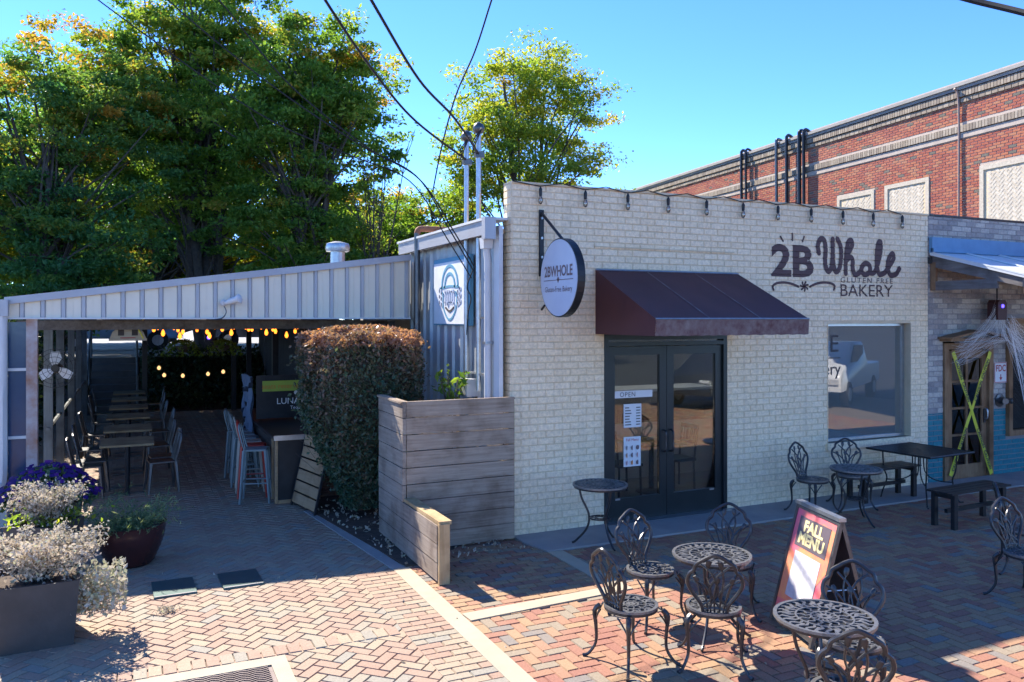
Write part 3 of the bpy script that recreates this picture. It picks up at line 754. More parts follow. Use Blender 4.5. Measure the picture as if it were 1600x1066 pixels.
# interior seen through the glass
dc = thing('display_case', 'glass fronted bakery display case behind the entrance', 'display case', (7.7, 11.3, 0))
m = MB(); m.box((0, 0, .45), (2.6, .7, .9)); m.build('base', INWALL, dc)
for z in (.95, 1.2): 
    m = MB(); m.box((0, 0, z), (2.6, .6, .02)); m.build('shelf', GALV, dc)
m = MB(); m.box((0, -.33, 1.15), (2.6, .01, .5)); m.build('pane', DGLASS, dc); m = MB(); m.box((0, 0, 1.42), (2.64, .74, .04)); m.build('top', WHITEM, dc)
for k in range(12):
    m = MB(); m.lathe([(.05, 0), (.065, .03), (.05, .06), (.01, .085)], 8, (-1.1 + k * .2, -.12, .97)); m.build('pastry', random.choice([PAPER, ORANGE, PINK, CSTOOL]), dc, True)
def wood_chair(label, loc, rz):
    c = thing('cafe_side_chair', label, 'chair', loc, rz, 'dark chairs inside the bakery')
    m = MB(); m.box((0, 0, .45), (.42, .42, .04)); m.build('seat', DOORM, c)
    for sx in (-1, 1):
        for sy in (-1, 1):
            m = MB(); m.tube([(sx * .19, sy * .19, 0), (sx * .18, sy * .18, .45)], .018, 6); m.build('leg', IRON, c)
    m = MB()
    for sx in (-1, 1): m.tube([(sx * .18, .19, .45), (sx * .19, .25, .95)], .018, 6)
    m.box((0, .25, .93), (.40, .025, .06)); m.box((0, .22, .7), (.38, .02, .03))
    for k in range(4): m.tube([(-.12 + k * .08, .22, .7), (-.12 + k * .08, .25, .93)], .01, 5)
    m.build('backrest', IRON, c)
def in_table(label, loc, w=.75):
    c = thing('cafe_table', label, 'table', loc, 0)
    m = MB(); m.box((0, 0, .74), (w, w, .035)); m.build('table_top', TABLEWOOD, c)
    m = MB(); m.lathe([(.24, 0), (.23, .02), (.04, .05), (.035, .70), (.1, .72)], 14); m.build('pedestal', IRON, c)
in_table('wooden pedestal table inside behind the bakery door', (7.0, 10.0, 0.015)); in_table('wooden pedestal table inside behind the shop window', (9.65, 9.45, .015), .9)
wood_chair('dark chair beside the pedestal table behind the door', (6.5, 10.0, .015), R(90)); wood_chair('dark chair past the pedestal table behind the door', (7.5, 10.05, .015), R(-90))
wood_chair('slat back chair behind the shop window', (10.1, 9.75, .015), R(150))
t = thing('service_counter', 'dark service counter along the bakery back wall', 'counter', (6.2, 13.6, 0))
m = MB(); m.box((0, 0, .5), (2.6, .6, 1.0)); m.build('base', DARKIN, t); m = MB(); m.box((0, 0, 1.02), (2.7, .7, .04)); m.build('top', WHITEM, t)

# ------------------------------------------------------------------ bistro furniture
def flatring(m, r, w, z, n=36, h=.01, cx=0, cy=0):
    base = len(m.v)
    for rr in (r - w / 2, r + w / 2):
        for zz in (z - h / 2, z + h / 2):
            for k in range(n):
                a = 2 * math.pi * k / n; m.v.append((cx + rr * math.cos(a), cy + rr * math.sin(a), zz))
    I = lambda q, k: base + q * n + k % n
    for k in range(n):
        m.f += [(I(1, k), I(3, k), I(3, k + 1), I(1, k + 1)), (I(0, k), I(0, k + 1), I(2, k + 1), I(2, k)), (I(0, k), I(1, k), I(1, k + 1), I(0, k + 1)), (I(2, k), I(2, k + 1), I(3, k + 1), I(3, k))]
def lace(m, R0, z, n=20, s=1.0):
    """cast lattice disc: rim, rings, S-curved petals"""
    flatring(m, R0 - .011, .024, z, 40, .018)
    flatring(m, R0 * .56, .012, z, 30); flatring(m, R0 * .27, .012, z, 20); flatring(m, R0 * .1, .03, z, 10)
    for k in range(n):
        a = 2 * math.pi * k / n
        P = lambda r, da: (r * math.cos(a + da), r * math.sin(a + da), z)
        m.tube(cr([P(R0 * .56, 0), P(R0 * .70, .10), P(R0 * .84, -.04), P(R0 * .96, .05)], 2), [.005 * s, .009 * s, .011 * s, .012 * s, .010 * s, .008 * s, .006 * s], 4, flat=(0, 0, 1))
        if k % 2 == 0:
            m.tube(cr([P(R0 * .27, 0), P(R0 * .36, .28), P(R0 * .46, .1), P(R0 * .56, .22)], 2), [.006 * s] * 7, 4, flat=(0, 0, 1))
            m.tube([P(R0 * .1, 0), P(R0 * .27, .3)], .006 * s, 4, flat=(0, 0, 1))
            m.tube(cr([P(R0 * .64, .16), P(R0 * .75, .22), P(R0 * .88, .14)], 2), [.004 * s, .012 * s, .014 * s, .01 * s, .004 * s], 4, flat=(0, 0, 1))
def make_chair(label):
    c = thing('bistro_chair', label, 'chair')
    m = MB(); lace(m, .205, .43, 20); m.build('seat', IRON_LIT, c)
    m = MB(); m.lathe([(.192, .395), (.203, .40), (.203, .424), (.192, .424)], 28); m.build('seat_apron', IRON, c)
    for sx in (-1, 1):
        for sy in (-1, 1):
            m = MB(); d = Vector((sx * .72, sy * .70, 0))
            P = [d * .235 + Vector((0, 0, .405)), d * .275 + Vector((0, 0, .36)), d * .265 + Vector((0, 0, .25)), d * .265 + Vector((0, 0, .12)), d * .32 + Vector((0, 0, .03)), d * .365 + Vector((0, 0, .009))]
            m.tube(cr(P, 4), [.02, .021, .021, .020, .019, .018, .017, .016, .015, .014, .013, .013, .012, .012, .012, .012, .012, .012, .013, .014, .015], 6)
            pd = Vector((-d.y, d.x, 0)).normalized()
            for q in (-1, 1):
                m.tube(cr([d * .27 + Vector((0, 0, .27)), d * .255 + pd * q * .03 + Vector((0, 0, .33)), d * .22 + pd * q * .085 + Vector((0, 0, .40))], 3), .007, 5)
                m.tube([d * .27 + pd * q * .012 + Vector((0, 0, .30)), d * .262 + Vector((0, 0, .36))], .006, 4)
            m.build('leg', IRON, c, True)
    # back: lies in the plane y = .16 .. .27, leaning
    def B(x, h): return Vector((x, .165 + (h - .43) * .24, h))
    out = [(-.085, .43), (-.10, .50), (-.155, .58), (-.195, .66), (-.185, .73), (-.150, .765), (-.135, .81), (-.085, .845), (-.055, .865), (0, .885), (.055, .865), (.085, .845), (.135, .81), (.150, .765), (.185, .73), (.195, .66), (.155, .58), (.10, .50), (.085, .43)]
    m = MB(); m.tube(cr([B(*p) for p in out], 3), .0148, 7); m.build('back_frame', IRON, c, True)
    m = MB()
    stems = [[(0, .43), (.005, .56), (-.012, .66)], [(-.03, .43), (-.05, .60), (-.06, .70), (-.045, .785)], [(.03, .43), (.03, .60), (.06, .71), (.05, .79)], [(-.06, .44), (-.09, .58), (-.115, .66)], [(.05, .44), (.07, .58), (.12, .67)],
             [(.06, .45), (-.02, .60), (.02, .74), (.10, .81)], [(-.05, .46), (.04, .60), (-.02, .72), (-.10, .80)], [(.09, .49), (.02, .56), (.09, .66), (.175, .70)], [(-.09, .49), (-.03, .57), (-.10, .66), (-.175, .70)]]
    for k, s_ in enumerate(stems):
        m.tube(cr([B(*p) for p in s_], 4), .0092 if k > 4 else .008, 5)
        if k < 5:
            e = B(*s_[-1]); dr_ = (B(*s_[-1]) - B(*s_[-2])).normalized()
            m.tube([e - dr_ * .01, e + dr_ * .012, e + dr_ * .035, e + dr_ * .055], [.007, .018, .020, .014], 6, flat=(0, 1, -.2))
    m.tube(cr([B(-.085, .46), B(0, .475), B(.085, .46)], 3), .009, 5)
    m.build('back_tracery', IRON, c, True)
    return c
def make_table(label, R0=.315, H_=.68):
    c = thing('bistro_table', label, 'table')
    m = MB(); lace(m, R0, H_, 28, 1.25); m.build('table_top', IRON_LIT, c)
    m = MB(); m.lathe([(R0 - .035, H_ - .03), (R0 - .012, H_ - .03), (R0 - .008, H_ - .008), (R0 - .03, H_ - .008)], 36); m.build('apron', IRON, c)
    for k in range(3):
        a = 2 * math.pi * k / 3 + .5; d = Vector((math.cos(a), math.sin(a), 0))
        P = [d * .24 + Vector((0, 0, H_ - .02)), d * .21 + Vector((0, 0, .52)), d * .13 + Vector((0, 0, .34)), d * .15 + Vector((0, 0, .18)), d * .27 + Vector((0, 0, .04)), d * .32 + Vector((0, 0, .010))]
        m = MB(); m.tube(cr(P, 5), .0125, 6); m.build('leg', IRON, c, True)
    m = MB(); flatring(m, .115, .022, .30, 24, .014); flatring(m, .05, .014, .30, 14)
    for k in range(8):
        a = k * math.pi / 4; m.tube([(.05 * math.cos(a), .05 * math.sin(a), .30), (.115 * math.cos(a + .2), .115 * math.sin(a + .2), .30)], .006, 4)
    m.build('lower_ring', IRON, c)
    return c
T0 = make_table('lacy black bistro table standing against the wall beside the glass door'); T0.location = (4.83, 7.9, 0.02)
dup(T0, (4.26, 5.24, 0), 1.2, 'lacy bistro table between four tulip back chairs, half in sun')
dup(T0, (4.02, 3.83, 0), .4, 'lacy bistro table in front of the folding menu board')
dup(T0, (8.34, 7.43, 0), 2.0, 'lacy bistro table under the shop window beside the mesh table')
G1 = 'cast tulip back bistro chairs'
C0 = make_chair('tulip back bistro chair set between the door table and the sunlit table'); C0['group'] = G1
# chair local: seat faces -Y (back at +Y)
C0.location = (4.05, 5.80, 0); C0.rotation_euler = (0, 0, R(5))
for loc, rz, lab in (
    ((3.42, 5.15, 0), 97, 'sunlit tulip back bistro chair standing beside the cream concrete band'),
    ((4.81, 5.68, 0), -40, 'tulip back bistro chair between the sunlit table and the glass door'),
    ((3.97, 4.86, 0), 143, 'sunlit tulip back chair turned away, at the table among four chairs'),
    ((4.39, 3.95, 0), -50, 'tulip back bistro chair partly hiding the folding menu board'),
    ((3.76, 3.41, 0), 143, 'tulip back bistro chair facing the menu board across its table'),
    ((8.20, 8.02, 0.022), 8, 'tulip back bistro chair against the cream wall under the window edge'),
    ((8.92, 8.02, 0.022), -30, 'tulip back bistro chair behind the small table below the shop window'),
    ((7.48, 4.70, 0), -5, 'tulip back bistro chair alone in shade, away from the wall'),
    ((8.30, 5.25, 0), 40, 'tulip back bistro chair behind the lone shaded chair')):
    dup(C0, loc, R(rz), lab)
# square mesh table and two benches
mt = thing('mesh_table', 'square black mesh patio table with curved legs', 'table', (10.15, 7.93, 0), R(4))
m = MB(); h = .49
for k in range(34):
    x = -h + (k + .5) * 2 * h / 34
    m.box((x, 0, .72), (.012, 2 * h, .006)); m.box((0, x, .7205), (2 * h, .012, .005))
m.build('mesh_top', BLACKM, mt)
m = MB(); m.tube([(-h, -h, .715), (h, -h, .715), (h, h, .715), (-h, h, .715)], .016, 6, True); m.build('rim', BLACKM, mt)
for sx in (-1, 1):
    for sy in (-1, 1):
        m = MB(); m.tube(cr([(sx * .34, sy * .34, .71), (sx * .33, sy * .33, .45), (sx * .30, sy * .30, .30), (sx * .34, sy * .34, .12), (sx * .36, sy * .36, .015), (sx * .40, sy * .40, .012)], 4), .011, 6)
        m.tube(cr([(sx * .31, sy * .31, .28), (sx * .15, sy * .15, .30), (sx * .05, sy * .05, .42), (sx * .04, sy * .04, .70)], 4), .009, 6); m.build('leg', BLACKM, mt, True)
def bench(label, loc, rz):
    b = thing('patio_bench', label, 'bench', loc, rz, 'black slatted patio benches')
    for k in range(4):
        m = MB(); m.box((0, -.135 + k * .09, .445), (1.22, .08, .022)); m.build('slat', BLACKM, b)
    for sx in (-1, 1):
        for sy in (-1, 1):
            m = MB(); m.box((sx * .50, sy * .13, .215), (.07, .05, .43)); m.build('leg', BLACKM, b)
        m = MB(); m.box((sx * .5, 0, .40), (.05, .22, .06)); m.build('cross_rail', BLACKM, b)
    m = MB(); m.box((0, 0, .20), (.94, .04, .05)); m.build('stretcher', BLACKM, b)
    return b
bench('black slatted bench standing in front of the mesh table', (9.62, 6.80, 0), R(3)); bench('black slatted bench between the mesh table and the cream wall', (9.72, 8.20, .022), R(1))
# folding menu board
ab = thing('menu_board', 'folding pavement sign with pink and orange FALL MENU poster', 'sign', (5.13, 4.94, 0), R(-106.6))
H_ = .99; lean = .26
def panel(sgn):
    rot = Matrix.Rotation(-sgn * math.atan2(lean, H_), 4, 'X'); L = math.hypot(H_, lean)
    M = Matrix.Translation((0, -sgn * lean, .015)) @ rot
    return M, L
for sgn in (1, -1):
    M, L = panel(sgn)
    m = MB(); 
    for x in (-.325, .325): m.box((x, 0, L / 2), (.03, .03, L))
    for z in (.06, L - .02): m.box((0, 0, z), (.62, .03, .04))
    fo = m.build('frame', GUNM, ab); fo.data.transform(M)
    m = MB(); m.box((0, 0, L / 2 + .02), (.62, .01, L - .10)); po = m.build('poster_sheet' if sgn == 1 else 'back_panel', PINK if sgn == 1 else GUNM, ab); po.data.transform(M)
    if sgn == 1:
        def pp(name, x0, x1, z0, z1, mat, d=.008):
            q = MB(); q.box(((x0 + x1) / 2, -d, (z0 + z1) / 2), (x1 - x0, .002, z1 - z0)); o_ = q.build(name, mat, po); o_.data.transform(M); return o_
        m2 = MB(); m2.prism([(-.31, .2), (.05, .25), (.31, .6), (.31, .92), (.1, .94), (-.2, .6), (-.31, .65)], -.0068, -.006, 'y'); q = m2.build('colour_sweep', POSTER2, po); q.data.transform(M)
        pp('dark_block', -.24, .24, .68, .93, POSTERD, .0085); pp('light_block', -.20, .20, .26, .64, POSTERG, .0085)
        for s, z in (('FALL', .82), ('MENU', .715)):
            textmesh('lettering', s, .125, CREAMTXT, po, M @ Matrix.Translation((0, -.012, z)) @ ROTF, xs=1.15, offset=.006)
        textmesh('lettering', 'SCAN FOR MENU', .045, POSTERW, po, M @ Matrix.Translation((0, -.012, .15)) @ ROTF)
m = MB(); m.box((0, 0, H_ + .025), (.69, .06, .03)); m.build('hinge_cap', GALV, ab)
for x in (-.32, .32):
    m = MB(); m.tube([(x, -.13, .46), (x, .13, .46)], .006, 5); m.build('stay', GALV, ab)

# ------------------------------------------------------------------ timber screen beside the bakery
fe = thing('timber_screen', 'weathered horizontal plank screen with a low stepped end', 'fence', (0, 0, 0))
ph = .178
for k in range(9):
    z = .03 + k * (ph + .006)
    if z + ph > 1.70: break
    m = MB(); m.box((3.38 + random.uniform(-.004, .004), 8.53 + random.uniform(-.004, .004), z + ph / 2), (1.31, .038, ph - random.uniform(0, .006))); m.build('plank', WOODX, fe)
    y1 = 9.46; y0 = 7.42 if k < 3 else 8.51
    m = MB(); m.box((2.70 + random.uniform(-.004, .004), (y0 + y1) / 2, z + ph / 2), (.04, y1 - y0, ph - random.uniform(0, .006))); m.build('plank', WOODY, fe)
m = MB(); m.box((2.745, 7.395, .30), (.11, .045, .585)); m.build('end_post', WOODEND, fe)
m = MB(); m.box((2.76, 7.95, .60), (.13, 1.12, .035)); m.build('cap_board', WOODEND, fe)
m = MB(); m.box((3.36, 8.57, 1.66), (1.38, .10, .02)); m.box((2.71, 9.0, 1.665), (.10, .94, .02)); m.build('cap_board', WOODX, fe)
for p_ in ((2.76, 8.60), (4.02, 8.60), (2.75, 9.40), (3.4, 8.60)):
    m = MB(); m.box((p_[0], p_[1], .82), (.08, .08, 1.62)); m.build('post', WOODEND, fe)

# ------------------------------------------------------------------ metal clad shed wall and patio canopy
sh = thing('metal_shed', 'ribbed metal clad side wing joined to the bakery', 'building', (0, 0, 0))
XS = 3.98
def ribbed(m, u0, u1, z0, z1, along, fixed, sgn, pitch=.229, rib=.022, zt=None):
    """ribbed sheet; zt(u) top height"""
    us = []
    u = u0
    while u < u1:
        us += [(u, 0), (u + pitch * .62, 0), (u + pitch * .68, rib), (u + pitch * .84, rib), (u + pitch * .9, 0)]
        u += pitch
    us = [q for q in us if q[0] <= u1] + [(u1, 0)]
    base = len(m.v)
    for uu, d in us:
        for z in (z0, z1 if zt is None else zt(uu)):
            m.v.append((fixed + sgn * d, uu, z) if along == 'y' else (uu, fixed + sgn * d, z))
    for i in range(len(us) - 1): m.f.append((base + 2 * i, base + 2 * i + 2, base + 2 * i + 3, base + 2 * i + 1))
m = MB(); ribbed(m, 8.90, 12.2, 0, 3.62, 'y', XS, -1, .30, .035); m.build('ribbed_panel', SIDEM, sh)
m = MB(); m.box((XS - .02, 8.80, 1.85), (.05, .16, 3.7)); m.build('corner_trim', WHITEM, sh)
m = MB(); m.box((3.82, 10.5, 3.69), (.06, 3.5, .19)); m.build('fascia', TRIM_RIBSHADE, sh)
m = MB(); m.box((3.92, 10.5, 3.78), (.30, 3.55, .03)); m.build('roof_edge', WHITEM, sh)
m = MB(); m.box((3.80, 8.72, 3.66), (.14, .10, .26)); m.build('gutter_end', TRIM_RIBSHADE, sh)
m = MB(); m.box((5.4, 10.6, 3.66), (2.9, 3.3, .06)); m.build('roof', GALV, sh)
ds = thing('shed_downspout', 'white downspout with outlet box on the metal shed wall', 'downspout', (3.86, 8.93, 0))
m = MB(); m.box((0, 0, 3.50), (.11, .11, .13), None, 1.2); m.build('outlet_box', WHITEM, ds)
m = MB(); m.tube([(0, 0, 3.45), (.03, .02, 3.3), (.03, .02, .3)], .045, 10); m.build('pipe', WHITEM, ds, True)
for z in (1.1, 2.3): 
    m = MB(); m.box((.04, .02, z), (.13, .1, .03)); m.build('strap', GALV, ds)
# electric service: masts, conduits, meter box
for (x, y, zt, lab) in ((3.88, 9.22, 4.9, 'steel service mast nearer the brick parapet with hooded weatherhead'), (3.88, 9.62, 4.88, 'steel service mast further from the brick parapet with hooded weatherhead')):
    t = thing('service_mast', lab, 'service mast', (x, y, 0), 0, 'steel service masts on the metal shed')
    m = MB(); m.tube([(0, 0, 1.7), (0, 0, zt)], .032, 10); m.build('mast_pipe', GALV, t, True)
    m = MB(); m.lathe([(.03, 0), (.06, .02), (.075, .07), (.055, .12), (.01, .15)], 12, (0, 0, zt - .02)); m.build('weatherhead', GUNM, t, True)
    for q in range(3):
        m = MB(); m.tube(cr([(.0, -.05, zt + .04), (-.05, -.14 - .03 * q, zt - .02), (-.12, -.1, zt - .16 - .05 * q), (-.04, -.03, zt - .24)], 5), .007, 5); m.build('drip_loop', RUBBER, t, True)
    m = MB(); m.box((0, -.02, zt - .28), (.12, .06, .07)); m.build('clamp', GUNM, t)
    for z in (1.9, 2.6): 
        m = MB(); m.box((.04, 0, z), (.10, .10, .025)); m.build('strap', GALV, t)
t = thing('meter_box', 'pale electric junction box low on the metal shed wall', 'meter box', (3.87, 9.5, 1.72))
m = MB(); m.box((0, 0, 0), (.16, .22, .22)); m.build('box', WHITEM, t); m = MB(); m.box((-.085, 0, 0), (.01, .18, .18)); m.build('cover', SIDEM, t)
gp = thing('gas_pipe', 'grey standpipe with a rusty bent top beside the metal shed', 'pipe', (3.80, 11.36, 0))
m = MB(); m.tube([(0, 0, 0), (0, 0, 3.85)], .045, 10); m.build('pipe', GUNM, gp, True)
m = MB(); m.tube(cr([(0, 0, 3.84), (.02, 0, 3.9), (.1, 0, 3.92), (.45, 0, 3.92)], 4), .045, 10); m.build('bend', RUSTP, gp, True)
mu = thing('wall_plaque', 'square white relief plaque with blue arch hung on metal shed', 'plaque', (XS - .06, 10.22, 2.96))
m = MB(); m.box((0, 0, 0), (.05, 1.36, .92)); m.build('board', BLUEART, mu); m = MB(); m.box((-.03, .02, -.02), (.02, 1.22, .84)); m.build('panel', WHITE, mu)
def astroke(pts, w, mat, d=-.046):
    q = MB(); vs, fs = stroke2d(pts, w, 5); q.add([(d, -v[0], v[1]) for v in vs], fs)
    o_ = q.build('relief', mat, mu); sm = o_.modifiers.new('thick', 'SOLIDIFY'); sm.thickness = .012; return o_
for r, mt_ in ((.30, BLUEART), (.19, BLUEART)): astroke([(r * math.cos(a), .06 + r * .95 * math.sin(a)) for a in [math.pi * q / 10 for q in range(11)]], .04, mt_)
astroke([(-.34, .05), (0, .07), (.34, .05)], .03, BLUEART)
for q in range(5): astroke([(-.16 + q * .08, .0), (-.17 + q * .08, -.16)], .045, SIGNW)
astroke([(-.25, -.02), (-.25, -.2), (-.12, -.34), (0, -.38), (.12, -.34), (.25, -.2), (.25, -.02)], .03, BLUEART)
for sx in (-1, 1):
    for q in range(3): astroke([(sx * .30, -.02 - q * .08), (sx * .40, .02 - q * .08)], .06, SIGNW)
astroke([(-.15, -.22), (0, -.27), (.15, -.22)], .03, INK)
# canopy
cp = thing('patio_canopy', 'long metal patio canopy with ribbed off white fascia', 'canopy', (0, 0, 0))
YC = 11.45; CX0, CX1 = -1.38, 3.72
ztop = lambda x: 2.78 + (x - CX0) / (CX1 - CX0) * .68
m = MB(); m.prism([(CX0, 2.605), (CX1, 2.605), (CX1, ztop(CX1) - .01), (CX0, ztop(CX0) - .01)], YC, YC + .02, 'y'); m.build('fascia', FASC, cp)
u = CX0 + .16
while u < CX1 - .03:
    m = MB(); zt_ = ztop(u) - .012; m.add([(u - .032, YC + .001, 2.607), (u - .018, YC - .026, 2.607), (u + .018, YC - .026, 2.607), (u + .032, YC + .001, 2.607), (u - .032, YC + .001, zt_), (u - .018, YC - .026, zt_), (u + .018, YC - .026, zt_), (u + .032, YC + .001, zt_)], [(0, 1, 5, 4), (1, 2, 6, 5), (2, 3, 7, 6), (0, 3, 2, 1), (4, 5, 6, 7)]); m.build('rib', TRIM_RIBSHADE, cp)  # rib coloured grey to carry the shading of its sides
    m = MB(); m.box((u + .10, YC - .003, (2.607 + ztop(u) - .02) / 2), (.012, .008, ztop(u) - .02 - 2.607)); m.build('rib', FASC, cp); u += .222
m = MB(); m.prism([(CX0 - .02, 2.76), (CX1, 3.45), (CX1, 3.54), (CX0 - .02, 2.85)], YC - .06, YC + .05, 'y'); m.build('roof_trim', TRIM_RIBSHADE, cp)
m = MB(); m.box(((CX0 + CX1) / 2, YC - .01, 2.595), (CX1 - CX0, .07, .02)); m.build('drip_edge', WHITEM, cp)
m = MB(); m.prism([(CX0 - .05, 2.78), (CX1, 3.46), (CX1, 3.50), (CX0 - .05, 2.82)], YC + .05, 27.0, 'y'); m.build('roof', GALV, cp)  # roof length extended at the back to shade patio and steps
for k in range(8):
    m = MB(); m.box((1.15, 12.6 + k * 1.8, 2.50), (5.1, .07, .13)); m.build('joist', GREYWOOD, cp)
for x in (-.4, .9, 2.2):
    m = MB(); m.box((x, 18, 2.60), (.06, 12, .06)); m.build('purlin', WHITEM, cp)
m = MB(); m.box((-1.12, YC + .08, 1.30), (.12, .12, 2.58)); m.build('rusty_post', RUST, cp)
for y in (13.4, 15.5, 18.2, 20.6, 23.0):
    m = MB(); m.box((-1.10, y, 1.28), (.115, .09, 2.56)); m.build('post', POSTWOOD, cp)
for y in (15.2, 19.0, 23.6):
    m = MB(); m.box((2.95, y, 1.28), (.13, .13, 2.56)); m.build('post', BLACKM, cp)
for x in (.3, 2.6):
    m = MB(); m.box((x, 24.1, 1.28), (.13, .13, 2.56)); m.build('post', BLACKM, cp)
m = MB(); m.tube([(-1.1, 13.3, 1.0), (-1.1, 23.2, 1.0)], .03, 6); m.build('side_rail', POSTWOOD, cp)
m = MB(); m.box((3.74, 21.7, 1.7), (.06, 11.0, 3.3)); m.build('side_wall', DARKIN, cp)  # dark wall added to cut the light entering the patio
sr_ = thing('patio_side_shrubs', 'dark evergreen shrubs crowding the patio behind the grey posts', 'shrub', (-2.3, 18.5, 0))
n = 14000; P = np.stack([rng.normal(0, .35, n).clip(-.7, .7), rng.uniform(-5.5, 6.5, n), rng.uniform(.05, 2.7, n)], 1); leaves('foliage', P, .12, rng.random(n), IVY, sr_, .6, .2)
m = MB()
for k in range(16): m.tube([(random.uniform(-.2, .2), -5.2 + k * .75, 0), (random.uniform(-.3, .3), -5.1 + k * .75, 2.4)], .02, 5)
m.build('stems', BARK, sr_)
dp = thing('canopy_downspout', 'white downspout at the low corner of the patio canopy', 'downspout', (-1.43, YC - .1, 0))
m = MB(); m.box((0, 0, 2.72), (.16, .15, .20)); m.build('outlet_box', TRIM_RIBSHADE, dp)
m = MB(); m.tube(cr([(0, 0, 2.66), (0, 0, 1.6), (0, 0, .75), (-.03, -.02, .6), (-.15, -.06, .5), (-.4, -.1, .42)], 4), .075, 8); m.build('pipe', WHITEM, dp, True)
gw = thing('side_window_panel', 'dark glazed panel with white bars beside rusty post', 'window panel', (-1.27, YC + .06, 0))
m = MB(); m.box((0, 0, 1.3), (.20, .02, 2.5)); m.build('glass', pm('blue_black_glass', (.03, .06, .12), (.04, .08, .15), 3, .15), gw)
for z in (.35, 1.14, 1.97): 
    m = MB(); m.box((0, -.02, z), (.21, .03, .035)); m.build('bar', WHITEM, gw)
m = MB(); m.box((-.45, .04, 1.3), (.66, .03, 2.5)); m.build('side_sheet', SIDEM, gw)
fl = thing('flood_light', 'white bullet floodlight on the canopy fascia', 'floodlight', (1.10, YC - .05, 2.80))
m = MB(); m.lathe([(.045, 0), (.045, .03), (.03, .05)], 12); q = m.build('mount', WHITEM, fl); q.rotation_euler = (R(90), 0, 0)
m = MB(); m.lathe([(.025, 0), (.04, .06), (.045, .16), (.062, .22), (.055, .225)], 14); q = m.build('lamp_head', WHITE, fl, True); q.location = (.02, -.07, 0); q.rotation_euler = (R(75), 0, R(50))
m = MB(); m.tube(cr([(0, -.02, -.03), (.03, -.05, -.12), (-.02, -.04, -.2), (-.12, -.02, -.22)], 4), .008, 5); m.build('cable', GUNM, fl)
fn = thing('wall_fan', 'black caged fan with three pale blades on patio post', 'fan', (-.97, 12.85, 1.90), R(-12))
for r in (.09, .16, .22, .27): 
    m = MB(); m.tube([(r * math.cos(2 * math.pi * k / 28), -.07 + (.03 if r < .2 else .06), r * math.sin(2 * math.pi * k / 28)) for k in range(28)], .004, 4, True); m.build('cage_ring', BLACKM, fn)
m = MB()
for k in range(14):
    a = 2 * math.pi * k / 14; m.tube([(.03 * math.cos(a), -.05, .03 * math.sin(a)), (.16 * math.cos(a), -.045, .16 * math.sin(a)), (.27 * math.cos(a), -.01, .27 * math.sin(a))], .0028, 4)
m.build('cage_wire', BLACKM, fn)
for k in range(3):
    m = MB(); m.prism([(.04, -.03), (.12, -.10), (.22, -.09), (.235, .02), (.13, .05), (.04, .03)], -.004, .004, 'y'); q = m.build('blade', PAPER, fn); q.rotation_euler = (R(14), R(120 * k + 20), 0)
m = MB(); m.lathe([(.05, -.02), (.075, .03), (.06, .14)], 14); q = m.build('motor', BLACKM, fn, True); q.rotation_euler = (R(-90), 0, 0)
vt = thing('roof_vent', 'round galvanised vent cap on the patio canopy roof', 'vent', (3.30, 14.3, 3.42))
m = MB(); m.lathe([(.13, 0), (.13, .38)], 16); m.build('pipe', GALV, vt, True); m = MB(); m.lathe([(.20, .36), (.22, .42), (.20, .50), (.06, .54)], 16); m.build('cap', GALV, vt, True)
hh = thing('hanging_fixture', 'cream twin arched fixture hanging under the canopy with yellow strap', 'ceiling fixture', (-.06, 13.0, 2.30))
prof = [(-.24, 0), (-.2, .1), (-.13, .16), (-.05, .165), (0, .14), (.05, .165), (.13, .16), (.2, .1), (.24, 0)]
m = MB(); m.prism(prof, -.05, .05, 'y'); m.build('shell', CSTOOL, hh)
for sx in (-1, 1): 
    m = MB(); m.box((sx * .09, -.052, .09), (.08, .006, .09)); m.build('vent_grille', INK, hh)
m = MB(); m.box((0, 0, -.015), (.5, .12, .03)); m.build('base_rail', CSTOOL, hh); m = MB(); m.box((0, -.055, .012), (.2, .004, .012)); m.build('red_stripe', SIGNRED, hh)
m = MB(); m.tube([(.12, -.06, .17), (.18, -.07, .05), (.2, -.06, 0)], .012, 4); m.tube([(.12, -.06, .17), (.22, 0, .3)], .012, 4); m.build('strap', YELLOW, hh)
# patio furniture
def patio_table(loc, label, group=None):
    t = thing('patio_table', label, 'table', loc, 0, group)
    m = MB(); m.box((0, 0, .735), (.72, .85, .03)); m.build('table_top', TABLEWOOD, t)
    for sy in (-.25, .25):
        m = MB(); m.tube([(0, sy, .02), (0, sy, .72)], .035, 8); m.build('pedestal', BLACKM, t); m = MB(); m.box((0, sy, .01), (.46, .07, .02)); m.box((0, sy, .01), (.07, .3, .018)); m.build('foot', GUNM, t)
    return t
def metal_chair(label, group):
    c = thing('metal_cafe_chair', label, 'chair', (0, 0, 0), 0, group)
    m = MB(); m.box((0, 0, .45), (.36, .36, .02)); m.build('seat', GUNM, c)
    for sx in (-1, 1):
        for sy in (-1, 1):
            m = MB(); m.tube([(sx * .21, sy * .21, 0), (sx * .17, sy * .17, .45)], [.018, .03], 5); m.build('leg', GUNM, c)
    m = MB(); m.tube(cr([(-.17, .17, .45), (-.18, .22, .66), (-.15, .26, .84), (0, .265, .86), (.15, .26, .84), (.18, .22, .66), (.17, .17, .45)], 4), .014, 6); m.build('back_frame', GUNM, c, True)
    m = MB(); m.tube([(0, .17, .45), (0, .265, .86)], .03, 5, flat=(0, 1, 0)); m.tube([(-.08, .17, .45), (-.09, .262, .85)], .01, 5); m.tube([(.08, .17, .45), (.09, .262, .85)], .01, 5); m.build('back_bar', GUNM, c)
    return c
PC = metal_chair('gunmetal cafe chair at the row of patio tables under the canopy', 'metal cafe chairs in the patio')
